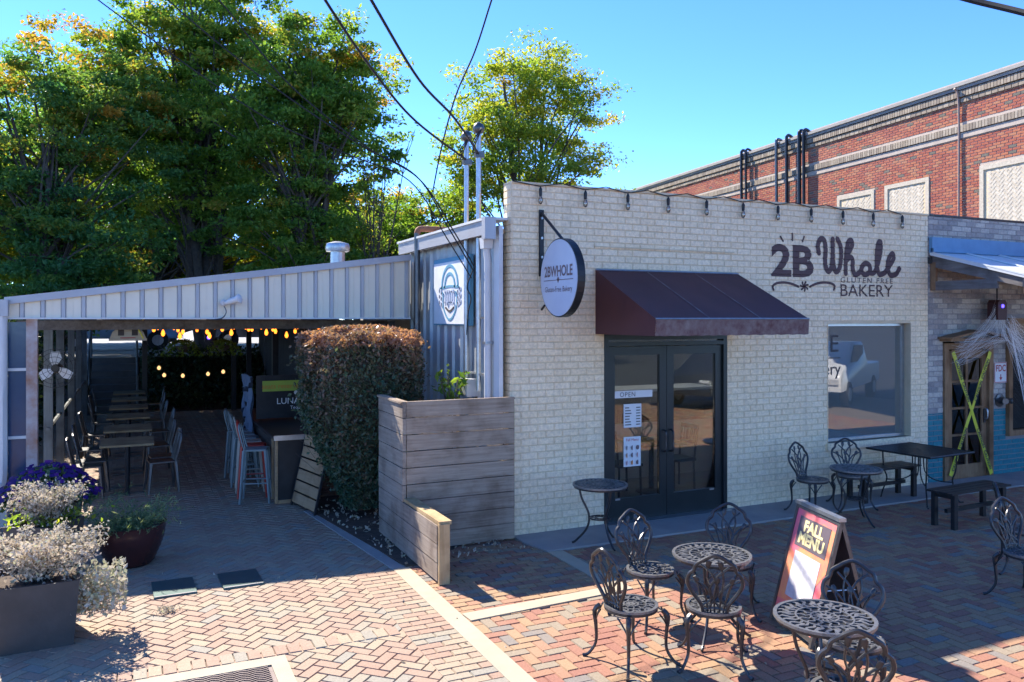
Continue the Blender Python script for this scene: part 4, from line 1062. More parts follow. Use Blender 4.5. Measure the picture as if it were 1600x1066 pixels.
TY = [13.45, 15.1, 16.95, 18.7, 20.5, 22.3]; NTH = ['first', 'second', 'third', 'fourth', 'fifth', 'sixth']
for k, y in enumerate(TY):
    patio_table((-.07, y, 0), 'wood topped patio table, %s from the plaza in its row' % NTH[k], 'patio tables in a row')
    for q, (dx, rz) in enumerate(((-.52, 90), (.50, -90))):
        for dy in ((-.2,) if k else (-.22, .24)):
            lab = 'gunmetal cafe chair on the %s side of the %s patio table from the plaza' % (('post', 'bar')[q], NTH[k])
            if k == 0: lab = 'gunmetal cafe chair on the %s side of the first patio table, %s plaza' % (('post', 'bar')[q], 'next to' if dy < 0 else 'away from')
            if k == 0 and q == 0 and dy < 0: PC.location = (-.07 + dx, y + dy, 0); PC.rotation_euler = (0, 0, R(rz)); PC['label'] = lab; continue
            dup(PC, (-.07 + dx + random.uniform(-.05, .05), y + dy, 0), R(rz + random.uniform(-8, 8)), lab)
# bar
bar = thing('patio_bar', 'black patio bar with wood edged end panel and metal top', 'bar counter', (0, 0, 0))
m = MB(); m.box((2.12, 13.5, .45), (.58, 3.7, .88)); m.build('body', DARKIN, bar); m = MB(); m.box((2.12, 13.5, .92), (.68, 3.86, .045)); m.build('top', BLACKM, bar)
m = MB(); m.box((2.12, 11.555, .925), (.69, .03, .07)); m.build('top_edge', GALV, bar)
m = MB(); m.box((2.13, 11.60, .45), (.58, .04, .88)); m.build('end_panel', BLACKM, bar)
m = MB(); m.box((1.815, 11.59, .45), (.035, .06, .88)); m.box((2.13, 11.585, .03), (.58, .05, .05)); m.box((1.815, 11.9, .45), (.03, .05, .88)); m.build('wood_trim', PALLET, bar)
bb = thing('bar_shelving', 'black shelving with upright posts behind the patio bar', 'shelving', (0, 0, 0))
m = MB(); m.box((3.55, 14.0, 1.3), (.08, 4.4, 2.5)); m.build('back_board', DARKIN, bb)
for y in (12.4, 13.5, 14.6): 
    m = MB(); m.box((3.47, y, 1.3), (.1, .12, 2.5)); m.build('post', BLACKM, bb)
for z in (1.25, 1.75): 
    m = MB(); m.box((3.38, 13.9, z), (.24, 3.8, .03)); m.build('shelf', DARKIN, bb)
bn = thing('bar_banner', 'black banner with white LUNAZUL lettering behind the bar', 'banner', (2.30, 13.5, .96))
m = MB(); m.box((0, 0, .36), (1.0, .02, .70)); m.build('cloth', BLACKM, bn)
textmesh('lettering', 'LUNAZUL', .14, PAPER, bn, Matrix.Translation((.13, -.014, .24)) @ ROTF, xs=1.0); textmesh('lettering', 'Tequila', .08, PAPER, bn, Matrix.Translation((.15, -.014, .15)) @ ROTF)
m = MB(); m.lathe([(.035, 0), (.035, .004)], 12); q = m.build('emblem', PAPER, bn); q.location = (.13, -.013, .42); q.rotation_euler = (R(90), 0, 0)
sr = thing('seats_reserved_sign', 'lime board with orange lettering hung above the bar', 'sign', (2.20, 13.44, 1.50))
m = MB(); m.box((0, 0, 0), (.62, .02, .17)); m.build('board', LIME, sr); textmesh('lettering', 'seats reserved', .11, ORANGE, sr, Matrix.Translation((0, -.014, -.04)) @ ROTF)
m = MB(); m.tube([(-.28, 0, .08), (-.28, 0, 1.05)], .004, 4); m.tube([(.28, 0, .08), (.28, 0, 1.05)], .004, 4); m.build('hanger', BLACKM, sr)
dpz = thing('bar_netting', 'blue grey netting draped over the bar end', 'netting', (1.74, 13.9, .72))
m = MB(); vs = []; fs = []; nx, nz = 22, 12
for i in range(nx):
    for j in range(nz):
        a = i / (nx - 1); b_ = j / (nz - 1)
        vs.append((.03 * math.sin(i * 1.9) + .02 * math.sin(j + i), 1.0 * a - .3, .92 * b_ - .15 * math.sin(a * 7) * (1 - b_)))
for i in range(nx - 1):
    for j in range(nz - 1):
        if random.random() < .85: k = i * nz + j; fs.append((k, k + nz, k + nz + 1, k + 1))
m.add(vs, fs); m.build('drape', DRAPE, dpz, True)
def stool(mat, label):
    c = thing('bar_stool', label, 'stool', (0, 0, 0), 0, 'metal bar stools along the bar')
    m = MB(); m.box((0, 0, .74), (.31, .31, .025)); m.build('seat', mat, c)
    for sx in (-1, 1):
        for sy in (-1, 1):
            m = MB(); m.tube([(sx * .20, sy * .20, 0), (sx * .145, sy * .145, .74)], [.015, .028], 5); m.build('leg', mat, c)
    m = MB(); m.tube([(sx * .175, sy * .175, .28) for sx, sy in ((-1, -1), (1, -1), (1, 1), (-1, 1))], .011, 5, True); m.build('footrest', mat, c)
    m = MB(); m.tube(cr([(-.15, .14, .74), (-.16, .19, .92), (-.12, .22, 1.08), (.12, .22, 1.08), (.16, .19, .92), (.15, .14, .74)], 4), .012, 6); m.tube([(0, .145, .75), (0, .22, 1.08)], .02, 5, flat=(0, 1, 0)); m.build('backrest', mat, c, True)
    return c
for k, (y, mt_, lab) in enumerate(((11.92, GSTOOL, 'grey green bar stool beside the black bar end panel'), (12.32, RED, 'red metal bar stool between grey stools at the bar'), (12.72, CSTOOL, 'cream metal bar stool next to the red stool'), (13.14, GSTOOL, 'grey green bar stool past the cream stool'), (13.56, GSTOOL, 'second grey green bar stool past the cream stool'), (14.0, GSTOOL, 'third grey green bar stool past the cream stool'))):
    s_ = stool(mt_, lab); s_.location = (1.60 + random.uniform(-.02, .02), y, 0); s_.rotation_euler = (0, 0, R(80 + random.uniform(-8, 8)))
pb = thing('slatted_board', 'brown slatted pallet board leaning beside the hedge', 'board', (2.20, 11.08, 0), R(-78.7))
for k in range(6):
    m = MB(); m.box((0, -.10 + k * .035, .12 + k * .155), (.80, .018, .135), (R(-13), 0, 0)); m.build('slat', PALLET, pb)
for sx in (-1, 1):
    m = MB(); m.tube([(sx * .40, -.125, .0), (sx * .40, .105, 1.0)], .02, 4); m.build('side_rail', BLACKM, pb)
# bulbs under the canopy
fs_ = thing('canopy_string_lights', 'string of glowing amber bulbs hung under the patio canopy', 'string lights', (0, 0, 0))
bpos = []
for row, (y, z) in enumerate(((12.9, 2.42), (14.4, 2.46), (16.2, 2.47), (18.4, 2.48))):
    xs = np.linspace(.35, 2.9, 8); pts = []
    for k, x in enumerate(xs):
        zz = z - .05 * math.sin(math.pi * ((k % 4) / 3)); pts.append((x, y, zz + .05)); bpos.append((x + random.uniform(-.1, .1), y, zz - .03))
    m = MB(); m.tube(cr(pts, 3), .006, 4); m.build('cable', BLACKM, fs_)
for p_ in bpos:
    m = MB(); m.lathe([(.006, .04), (.02, .01), (.028, -.02), (.02, -.05), (.004, -.06)], 8, p_); m.build('bulb', BULB, fs_, True)
for k, (x, y, z) in enumerate(((.65, 23.9, 1.25), (.78, 23.9, 1.05), (1.25, 23.9, 1.02), (1.9, 23.9, 1.05), (2.3, 23.9, 1.1))):
    t = thing('lantern_bulb', 'small pale bulb hung in front of the ivy bank', 'bulb', (x, y, z), 0, 'pale bulbs by the ivy bank')
    m = MB(); m.lathe([(.02, .05), (.05, 0), (.035, -.05), (.005, -.06)], 8); m.build('globe', BULBW, t, True); m = MB(); m.tube([(0, 0, .05), (0, 0, 2.5 - z)], .004, 4); m.build('cord', BLACKM, t)
t = thing('blue_stage_light', 'small lit blue stage lamp under the patio canopy', 'lamp', (1.32, 16.5, 2.22))
m = MB(); m.box((0, .03, 0), (.14, .1, .14)); m.build('housing', BLACKM, t); m = MB(); m.lathe([(.03, 0), (.03, .01)], 10); q = m.build('lens', BLUELED, t); q.location = (0, -.03, 0); q.rotation_euler = (R(90), 0, 0); m = MB(); m.tube([(0, .03, .07), (0, .03, .35)], .01, 5); m.build('bracket', BLACKM, t)
for k, (x, y) in enumerate(((.85, 16.2), (1.55, 16.2))):
    t = thing('hanging_fern', ('hanging green fern basket beside the blue stage lamp', 'hanging green fern basket past the blue stage lamp')[k], 'hanging plant', (x, y, 2.05), 0, 'hanging fern baskets')
    m = MB(); m.lathe([(.06, -.08), (.13, 0), (.13, .03)], 12); m.build('basket', BARK, t)
    P = []
    for q in range(26):
        a = random.uniform(0, 6.28); L = random.uniform(.2, .38)
        for s_ in np.linspace(.2, 1, 9): P += [(L * s_ * math.cos(a) + random.uniform(-.02, .02), L * s_ * math.sin(a) + random.uniform(-.02, .02), .1 + .18 * s_ - .42 * s_ * s_)] * 3
    leaves('foliage', np.array(P) + rng.normal(0, .012, (len(P), 3)), .06, rng.random(len(P)), FERN, t, .35)
    m = MB(); m.tube([(0, 0, .03), (0, 0, .5)], .006, 4); m.build('hanger', BLACKM, t)

# ------------------------------------------------------------------ planters, hedge, shrubs
def hedge():
    t = thing('clipped_hedge', 'tall clipped loropetalum hedge with rusty purple top', 'hedge', (2.72, 10.42, 0))
    m = MB(); m.lathe([(.12, .1), (.2, .4), (.36, .8), (.58, 1.35), (.60, 2.0), (.40, 2.32), (.05, 2.4)], 14); m.build('core', SOIL, t, True)
    n = 42000
    a = rng.uniform(0, 2 * np.pi, n); v = rng.uniform(0, 1, n) ** .85
    top = rng.random(n) < .22
    rad = (.75 - 1.1 * np.maximum(0, .52 - v) ** 1.05) * (1 + .07 * np.sin(5 * a + 7 * v) + .05 * np.sin(11 * a - 13 * v))
    sq = 1 / np.maximum(np.abs(np.cos(a)), np.abs(np.sin(a))); rad = rad * (.75 + .25 * np.minimum(sq, 1.2))
    depth = rng.exponential(.07, n) - .16 * (rng.random(n) < .05) * rng.random(n)
    r = rad - depth; r[top] = rad[top] * np.sqrt(rng.random(top.sum()))
    z = .12 + v * 2.32; z[top] = 2.46 - rng.exponential(.06, top.sum()) - .16 * (r[top] / .8) ** 3 + .05 * np.sin(9 * a[top])
    zmax = 2.5 - .12 * (r / .8) ** 4
    z = np.minimum(z, zmax)
    P = np.stack([r * np.cos(a), r * np.sin(a) * .95, z], 1)
    col = np.clip(.12 + .45 * (z / 2.4) ** 2 + .28 * np.sin(3 * a + 4 * v) * .4 + rng.normal(0, .14, n) + .25 * (z > 2.25), 0, 1)
    leaves('foliage', P, .055, col, HEDGE, t, .55, .1)
    m = MB()
    for k in range(90):
        a = random.uniform(0, 6.28); z = random.uniform(.6, 2.4); d = Vector((math.cos(a), math.sin(a), random.uniform(.3, 1.5))).normalized(); p0 = Vector((.6 * math.cos(a), .6 * math.sin(a), z)); m.tube([p0, p0 + d * random.uniform(.2, .34)], .003, 3)
    stuff(m.build('twigs', BARK, t))
hedge()
def square_planter(label, loc, w, h, rz=0, taper=.82):
    t = thing('square_planter', label, 'planter', loc, rz)
    m = MB(); a = w / 2; b = a * taper; th = .025
    ring = lambda s, z: [(-s, -s, z), (s, -s, z), (s, s, z), (-s, s, z)]
    m.add(ring(b, 0) + ring(a, h) + ring(a - th, h) + ring(a - th, h - .08), [(3, 2, 1, 0)] + [(i, (i + 1) % 4, 4 + (i + 1) % 4, 4 + i) for i in range(4)] + [(4 + i, 4 + (i + 1) % 4, 8 + (i + 1) % 4, 8 + i) for i in range(4)] + [(8 + i, 8 + (i + 1) % 4, 12 + (i + 1) % 4, 12 + i) for i in range(4)])
    m.build('pot', PLANTER, t); m = MB(); m.box((0, 0, h - .06), (w - .06, w - .06, .03)); m.build('soil', SOIL, t)
    return t
def plumes(parent, z0, n, spread, hgt, mat, name, fluff=70, leafs=.035, seed=0, lean=(0, 0)):
    m = MB(); P = []; 
    for k in range(n):
        a = random.uniform(0, 6.28); rr = random.uniform(.3, 1) * spread; L = random.uniform(.6, 1.1) * hgt
        p0 = Vector((random.uniform(-.12, .12), random.uniform(-.12, .12), z0)); tip = Vector((rr * math.cos(a) + lean[0], rr * math.sin(a) + lean[1], z0 + L)); md = p0.lerp(tip, .5) + Vector((random.uniform(-.04, .04), random.uniform(-.04, .04), .06))
        c = cr([p0, md, tip], 5); m.tube(c, .004, 3)
        for q in range(fluff):
            s_ = random.uniform(.25, 1.0); i = min(int(s_ * (len(c) - 1)), len(c) - 2); p = c[i].lerp(c[i + 1], random.random()); P.append(tuple(p + Vector(rng.normal(0, .028, 3))))
    m.build('stems', BARK, parent); P = np.array(P)
    leaves(name, P, leafs, np.clip(rng.normal(.6, .25, len(P)), 0, 1), mat, parent, .6, -.2)
p1 = square_planter('tall charcoal square planter of dried silver plumes at plaza edge', (-.70, 7.55, 0), .62, .52, R(2), .86); plumes(p1, .46, 64, .50, .36, DRYL, 'foliage', 140, .03)
P = np.clip(rng.normal(0, 1, (1500, 3)), -1.7, 1.7) * (.13, .13, .10) + (.42, -.05, .36); leaves('trailing_foliage', P, .045, np.clip(rng.normal(.9, .1, 1500), 0, 1), DRYL, p1, .6)
p2 = square_planter('charcoal square planter of dried plumes in front of purple petunias', (-.78, 9.13, 0), .50, .60, R(-30), .86); plumes(p2, .54, 44, .36, .40, DRYL, 'foliage', 120, .03)
P = rng.normal(0, 1, (350, 3)) * (.16, .16, .04) + (0, .05, .64); leaves('yellow_foliage', P, .05, np.clip(rng.normal(.4, .2, 350), 0, 1), YEL_TREE, p2, .6)
p3 = square_planter('charcoal planter brimming with purple petunias by the rusty post', (-.88, 10.75, 0), .7, .5, 0)
n = 2600; a = rng.uniform(0, 6.28, n); r = np.sqrt(rng.random(n)) * .50; z = .5 + .34 * (1 - (r / .52) ** 2) + rng.normal(0, .03, n)
leaves('foliage', np.stack([r * np.cos(a), r * np.sin(a), z], 1), .07, rng.random(n), SAGE, p3, .6)
n = 300; a = rng.uniform(0, 6.28, n); r = np.sqrt(rng.random(n)) * .54; z = .54 + .35 * (1 - (r / .56) ** 2) + rng.normal(0, .02, n)
Vv, Ff, rr = [], [], []
for k in range(n):
    c = Vector((r[k] * math.cos(a[k]), r[k] * math.sin(a[k]), z[k])); nrm = Vector((c.x, c.y - .3, .7)).normalized(); u = nrm.orthogonal().normalized(); w = nrm.cross(u); b0 = len(Vv); q0 = random.random()
    for q in range(4): Vv.append(c + (u * math.cos(q * 1.571) + w * math.sin(q * 1.571)) * .036 + nrm * .012)
    Ff.append((b0, b0 + 1, b0 + 2, b0 + 3)); rr += [q0] * 4
stuff(npmesh('flowers', np.array([tuple(v) for v in Vv]), np.array(Ff), PETAL, p3, np.array(rr)))
rp = thing('round_pot', 'round ribbed oxblood glazed pot with wispy green plant', 'plant pot', (-.02, 9.45, 0))
prof = [(.20, 0), (.24, .04)] + [(.24 + .10 * math.sin(min(1, k / 13) * 1.5) + (.006 if k % 2 else 0), .06 + k * .024) for k in range(14)] + [(.345, .41), (.355, .43), (.33, .43), (.31, .36)]
m = MB(); m.lathe(prof, 36); m.build('pot', TERRA, rp, True); m = MB(); m.lathe([(.30, .35), (.30, .37)], 20); m.build('soil', SOIL, rp)
Pw = []; m = MB()
for k in range(260):
    a = random.uniform(0, 6.28); L = random.uniform(.25, .66); up = random.uniform(.2, 1.1); d = Vector((math.cos(a), math.sin(a) , up)).normalized(); p0 = Vector((random.uniform(-.2, .2), random.uniform(-.2, .2), .38)); c = cr([p0, p0 + d * L * .6, p0 + d * L + Vector((0, 0, -.07))], 4)
    for s_ in range(16): i = random.randrange(len(c) - 1); Pw.append(tuple(c[i].lerp(c[i + 1], random.random()) + Vector(rng.normal(0, .008, 3))))
leaves('foliage', np.array(Pw), .05, rng.random(len(Pw)), SAGE, rp, .16, -.5)
sb = thing('bed_shrub', 'small bright green shrub growing behind the plank screen', 'shrub', (3.62, 9.45, 0))
m = MB(); Ps = []
for k in range(8):
    a = k * .8; tip = Vector((.16 * math.cos(a), .16 * math.sin(a), 1.75 + .3 * random.random())); m.tube([(0, 0, 0), (0, 0, 1.2), tip], .008, 4)
    for q in range(16): Ps.append(tuple(Vector((0, 0, 1.3)).lerp(tip, random.uniform(.3, 1.05)) + Vector(rng.normal(0, .03, 3))))
m.build('stems', BARK, sb); leaves('foliage', np.array(Ps), .11, rng.random(len(Ps)), FERN, sb, .4)
t = thing('dry_weed', 'small dry weed tuft on the sunlit paving', 'weed', (.28, 7.75, 0)); leaves('foliage', rng.normal(0, 1, (120, 3)) * (.06, .03, .012) + (0, 0, .025), .05, rng.random(120), DRYL, t, .2)
n = 700; P = np.stack([rng.uniform(2.1, 4.0, n), rng.uniform(8.1, 11.4, n), rng.uniform(.025, .05, n)], 1); P = P[(P[:, 0] > 2.58 - (P[:, 1] - 8.07) * .13)]
o = leaves('leaf_litter', P, .05, rng.random(len(P)), DRYL, None, .6); stuff(o); o['label'] = 'dry leaf litter in the bed behind the screen'
n = 60; P = np.stack([rng.uniform(-.3, 5.5, n), rng.uniform(4.5, 9.0, n), np.full(n, .008)], 1)
o = leaves('fallen_leaves', P, .03, rng.random(n), DRYL, None, .6, 0); stuff(o); o['label'] = 'few tiny fallen leaves scattered on the paving'

# ------------------------------------------------------------------ grey neighbour shop
nb = thing('neighbour_shop', 'grey washed brick shop with teal painted base next to the bakery', 'building', (0, 0, 0))
NX0, NX1 = XR + .006, 18.0; NYM = Y0 + .012
D0, D1 = 11.61, 12.79; V0, V1, VZ0, VZ1 = 13.15, 15.4, .64, 2.6
m = MB()
for (x0, x1, z0, z1) in ((NX0, D0, 0, 4.2), (D0, D1, 2.22, 4.2), (D1, V0, 0, 4.2), (V0, V1, 0, VZ0), (V0, V1, VZ1, 4.2), (V1, NX1, 0, 4.2)):
    m.box(((x0 + x1) / 2, NYM + .1, (z0 + z1) / 2), (x1 - x0, .2, z1 - z0))
m.build('wall', GREY_MORTAR, nb)
holes = [(D0 - NX0, D1 - NX0, -1, 2.22), (V0 - NX0, V1 - NX0, VZ0, VZ1)]
wall_bricks(0, 15.6 - NX0, 1.1, 4.2, .2265, .0824, holes, (NX0, NYM, 0), (1, 0, 0), (0, -1, 0), GREYB, nb, n_parts=200)
wall_bricks(0, 15.6 - NX0, 0, 1.1, .2265, .0824, holes, (NX0, NYM, 0), (1, 0, 0), (0, -1, 0), TEALB, nb, n_parts=90, proud=.0085)
m = MB(); m.box(((NX0 + NX1) / 2, NYM + .1, 4.215), (NX1 - NX0, .24, .03)); m.build('coping', BLACKM, nb)
m = MB(); m.box(((NX0 + NX1) / 2, 11.5, 3.5), (NX1 - NX0, 5.8, .1)); m.box((NX1 - .1, 11.5, 1.75), (.2, 5.8, 3.4)); m.box(((NX0 + NX1) / 2, 14.3, 1.75), (NX1 - NX0, .2, 3.4)); m.build('shell', DARKIN, nb)
m = MB(); yn = NYM + .03
for x in (D0 + .05, D1 - .05): m.box((x, yn, 1.1), (.10, .14, 2.2))
m.box(((D0 + D1) / 2, yn, 2.15), (D1 - D0 - .2, .14, .10)); nd = m.build('door', DOORWOOD, nb)
m = MB(); a, b = D0 + .11, D1 - .11
for x in (a + .06, b - .06): m.box((x, yn, 1.04), (.12, .045, 2.06))
for z in (2.02, .12): m.box(((a + b) / 2, yn, z), (b - a - .24, .045, .14 if z > 1 else .24))
for z in (.72, 1.15, 1.58): m.box(((a + b) / 2, yn, z), (b - a - .24, .04, .035))
m.box(((a + b) / 2, yn, 1.05), (.05, .042, 1.9)); m.build('door_leaf', DOORWOOD, nd)
m = MB(); m.box(((a + b) / 2, yn + .004, 1.08), (b - a - .24, .006, 1.7)); m.build('pane', DGLASS, nd)
m = MB(); m.tube(cr([(b - .06, yn - .03, .95), (b - .06, yn - .08, .97), (b - .06, yn - .08, 1.1), (b - .06, yn - .03, 1.12)], 4), .012, 6); m.build('handle', GALV, nd)
m = MB(); m.box((b - .06, yn - .03, 1.0), (.05, .012, .22)); m.build('lock_plate', BLACKM, nd)
# window
m = MB()
for (x0, x1, z0, z1) in ((V0, V0 + .09, VZ0, VZ1), (V1 - .09, V1, VZ0, VZ1), (V0 + .09, V1 - .09, VZ1 - .09, VZ1), (V0 + .09, V1 - .09, VZ0, VZ0 + .09)): m.box(((x0 + x1) / 2, NYM - .01, (z0 + z1) / 2), (x1 - x0, .12, z1 - z0))
nw = m.build('window', DOORWOOD, nb); m = MB(); m.box(((V0 + V1) / 2, NYM + .02, (VZ0 + VZ1) / 2), (V1 - V0 - .18, .008, VZ1 - VZ0 - .18)); m.build('pane', DGLASS, nw)
# gabled wooden hood over the door
hd = MB(); cx = (D0 + D1) / 2
for s_ in (-1, 1): hd.box((cx + s_ * .35, Y0 - .12, 2.36 - .02), (.74, .26, .03), (0, R(s_ * 9), 0))
hd.box((cx, Y0 - .10, 2.26), (1.36, .2, .05)); hd.build('door_hood', DOORWOOD, nb)
tp = thing('caution_tape', 'yellow caution tape crossed over the wooden shop door', 'tape', (0, 0, 0))
yt = yn - .10
for (x0, z0, x1, z1, dy) in ((a - .02, .10, b - .02, 2.05, 0), (b + .0, .06, a + .02, 2.06, -.012)):
    L = math.hypot(x1 - x0, z1 - z0); an = math.atan2(z1 - z0, x1 - x0); nn = 14
    m = MB(); vs = []; fs = []
    for i in range(nn + 1):
        s_ = i / nn; w = .04 * (1 - .35 * math.exp(-((s_ - .5) / .15) ** 2)); px = x0 + (x1 - x0) * s_; pz = z0 + (z1 - z0) * s_; ox, oz = -math.sin(an) * w, math.cos(an) * w
        vs += [(px + ox, yt + dy + .006 * math.sin(i * 1.3), pz + oz), (px - ox, yt + dy - .006 * math.sin(i * 1.1), pz - oz)]
    for i in range(nn): fs.append((2 * i, 2 * i + 1, 2 * i + 3, 2 * i + 2))
    m.add(vs, fs); tpo = m.build('tape_strip', YELLOW, tp)
    for s_ in (.12, .3, .68, .86):
        px = x0 + (x1 - x0) * s_; pz = z0 + (z1 - z0) * s_
        aa = an if abs(an) < math.pi / 2 else an + math.pi
        textmesh('lettering', 'CAUTION', .078, INK, tpo, Matrix.Translation((px, yt + dy - .012, pz)) @ Matrix.Rotation(-aa, 4, 'Y') @ ROTF @ Matrix.Translation((0, -.027, 0)), offset=.0025)
fd = thing('fdc_sign', 'white sign with red letters FDC and down arrow', 'sign', (12.98, Y0 - .02, 1.70))
print_on('board', -.16, .16, -.17, .17, 0, PAPER, fd)
for (x0, x1, z0, z1) in ((-.155, .155, .155, .165), (-.155, .155, -.165, -.155), (-.155, -.145, -.155, .155), (.145, .155, -.155, .155)): print_on('border', x0, x1, z0, z1, -.003, SIGNRED, fd)
ftext('lettering', 'FDC', .15, 0, .02, -.004, SIGNRED, fd, xs=.88, offset=.003); print_on('arrow_shaft', -.008, .008, -.09, -.03, -.004, SIGNRED, fd)
m = MB(); m.prism([(-.04, -.08), (.04, -.08), (0, -.13)], -.005, -.003, 'y'); m.build('arrow_head', SIGNRED, fd)
fp = thing('fire_hose_inlet', 'brass fire hose inlet on round wall flange below FDC sign', 'pipe inlet', (12.97, Y0, 1.24))
m = MB(); m.lathe([(.11, 0), (.11, .02), (.06, .03), (.055, .10)], 18); q = m.build('flange', GUNM, fp, True); q.rotation_euler = (R(90), 0, 0)
for sx in (-1, 1): 
    m = MB(); m.lathe([(.035, 0), (.04, .06), (.05, .07), (.05, .10)], 12); q = m.build('nozzle', GUNM, fp, True); q.location = (sx * .03, -.09, 0); q.rotation_euler = (R(90), 0, R(sx * 35))
# lean-to awning of the shop
la = thing('shop_lean_to', 'blue and white sheet roof on timber brackets above the shop door', 'awning', (0, 0, 0))
m = MB(); m.box(((NX0 + 16) / 2, Y0 - .04, 3.74), (16 - NX0, .06, .24)); m.build('wall_board', BLUEP, la)
m = MB(); m.box(((NX0 + 16) / 2, Y0 - .07, 3.66), (16 - NX0, .05, .06)); m.build('flashing', BLUEP, la)
def sl_(x, dz=0): return [(Y0 - .05, 3.60 + dz), (Y0 - 1.45, 3.14 + dz)]
for k, x in enumerate(np.arange(NX0 + .4, 16, .8)):
    m = MB(); m.add([(x - .4, Y0 - .06, 3.62), (x + .4, Y0 - .06, 3.62), (x + .4, Y0 - 1.5, 3.20), (x - .4, Y0 - 1.5, 3.20)], [(0, 1, 2, 3)])
    m.tube([(x + .39, Y0 - .06, 3.635), (x + .39, Y0 - 1.5, 3.215)], .018, 5); o_ = m.build('roof_sheet', ROOFW, la)
def bracket(x):
    m = MB(); m.prism([(Y0 - .02, 3.58), (Y0 - 1.45, 3.16), (Y0 - 1.45, 3.04), (Y0 - .02, 3.40)], x - .02, x + .02, 'x'); m.build('rafter', GREYWOOD, la)
    m = MB(); m.box((x, Y0 - .55, 3.10), (.045, 1.06, .14)); m.build('tie_beam', GREYWOOD, la)
    m = MB(); m.box((x, Y0 - .05, 3.25), (.05, .09, .44)); m.build('wall_post', DOORWOOD, la)
bracket(NX0 + .06); bracket(13.9); bracket(15.8)
m = MB(); m.prism([(Y0 - .02, 3.64), (Y0 - 1.5, 3.22), (Y0 - 1.5, 3.16), (Y0 - .02, 3.58)], NX0 + .005, NX0 + .035, 'x'); m.build('barge_board', ROOFW, la)
m = MB(); m.box(((NX0 + 16) / 2, Y0 - 1.38, 3.00), (16 - NX0 - .2, .07, .12)); m.build('front_beam', DOORWOOD, la)
wl_ = thing('wall_lamp', 'dark red lamp housing with blue lens under the lean-to', 'lamp', (12.62, Y0 - .20, 2.74))
m = MB(); m.prism([(-.11, -.17), (.11, -.17), (.11, .10), (.07, .15), (-.07, .15), (-.11, .10)], -.09, .09, 'y'); m.build('housing', REDBOX, wl_)
m = MB(); m.lathe([(.028, 0), (.028, .01)], 12); q = m.build('lens', BLUELED, wl_); q.location = (0, -.092, .05); q.rotation_euler = (R(90), 0, 0); m = MB(); m.tube([(0, 0, .15), (0, 0, .34)], .012, 5); m.build('hanger', BLACKM, wl_)
cw = thing('cobweb_decoration', 'white stretched cobweb decoration over the shop door and window', 'cobweb', (0, 0, 0))
m = MB()
anch = [(11.62, 2.05, -.2), (11.68, 2.30, -.28), (12.55, 2.92, -.3), (12.85, 2.34, -.3), (12.95, 2.05, -.25)]
hub = Vector((12.75, Y0 - .30, 2.38))
def strand(p, q, sag, r=.0022):
    p = Vector(p); q = Vector(q); c = [p.lerp(q, k / 8) - Vector((0, 0, sag * math.sin(math.pi * k / 8))) for k in range(9)]; m.tube(c, r, 3, caps=False)
def onhood(t): return Vector((11.66 + 1.16 * t, Y0 - .29, 2.20 + .17 * (1 - abs(2 * t - 1)) + .02))
for k in range(90):      # veil from the hood up to the lamp
    strand(onhood(random.random()), (12.62 + random.uniform(-.1, .1), Y0 - .24, random.uniform(2.60, 2.92)), random.uniform(.02, .16), .0012)
for k in range(60):      # veil hanging along the hood to its low corner
    strand(onhood(random.uniform(.3, 1)), (11.62 + random.uniform(-.03, .12), Y0 - random.uniform(.12, .3), random.uniform(1.85, 2.25)), random.uniform(-.05, .10), .0012)
for k in range(110):     # long threads stretched across the window
    y1 = random.uniform(.7, 2.75)
    strand((12.75 + random.uniform(-.15, .2), Y0 - .28, 2.36 + random.uniform(-.10, .30)), (random.uniform(13.6, 15.2), Y0 - .10, y1), random.uniform(.02, .40), .0013)
strand((12.85, Y0 - .28, 2.36), (13.6, Y0 - .12, .9), -.05, .006); strand((12.86, Y0 - .28, 2.34), (13.5, Y0 - .12, 1.0), .02, .005)
m.build('web_fibres', COBWEB, cw)

# ------------------------------------------------------------------ red brick building behind
ang = R(6.6); dv = np.array([math.sin(ang), math.cos(ang), 0]); nv = np.array([-math.cos(ang), math.sin(ang), 0]); ro = np.array([18.0, 11.4, 0]) - dv * 6
rbx = thing('red_brick_building', 'tall red brick building with pale belt course and bricked up windows', 'building', (0, 0, 0))
RH = 8.35; RL = 34.0
def rp3(s, z, off=0): p = ro + dv * s + nv * off; return (p[0], p[1], z)
def rbox(m, s0, s1, z0, z1, o0, o1):
    vs = [rp3(s, z, o) for s in (s0, s1) for z in (z0, z1) for o in (o0, o1)]
    m.add(vs, [(0, 1, 3, 2), (4, 6, 7, 5), (0, 4, 5, 1), (2, 3, 7, 6), (0, 2, 6, 4), (1, 5, 7, 3)])
m = MB(); rbox(m, 0, RL, 0, RH, -.4, 0); rbox(m, 0, RL, 0, RH - .5, -14, -.41); m.build('wall', RED_MORTAR, rbx)
pan = []
def s_at(px):      # distance along the wall of a sight line through picture column px
    u = (px - 800) / 1260; d = np.array([.42578 + .90483 * u, .90483 - .42578 * u]); A = np.array([[d[0], -dv[0]], [d[1], -dv[1]]]); return np.linalg.solve(A, ro[:2])[1], np.linalg.solve(A, ro[:2])[0]
def z_at(px, py): return 2.6 - (py - 497) * s_at(px)[1] / 1260
for pa, pb, pt in ((1538, 1640, 258), (1388, 1447, 288), (1313, 1362, 305)):
    s1, s0 = s_at(pa)[0], s_at(pb)[0]; pan.append((s0, s1, 2.6, z_at(pa, pt + 8)))
beltz = (z_at(1600, 186), z_at(1600, 172))
zb = float(np.mean(beltz)); holes = [(p[0] - .12, p[1] + .12, p[2], p[3] + .12) for p in pan] + [(0, RL, zb - .2, zb + .14)]
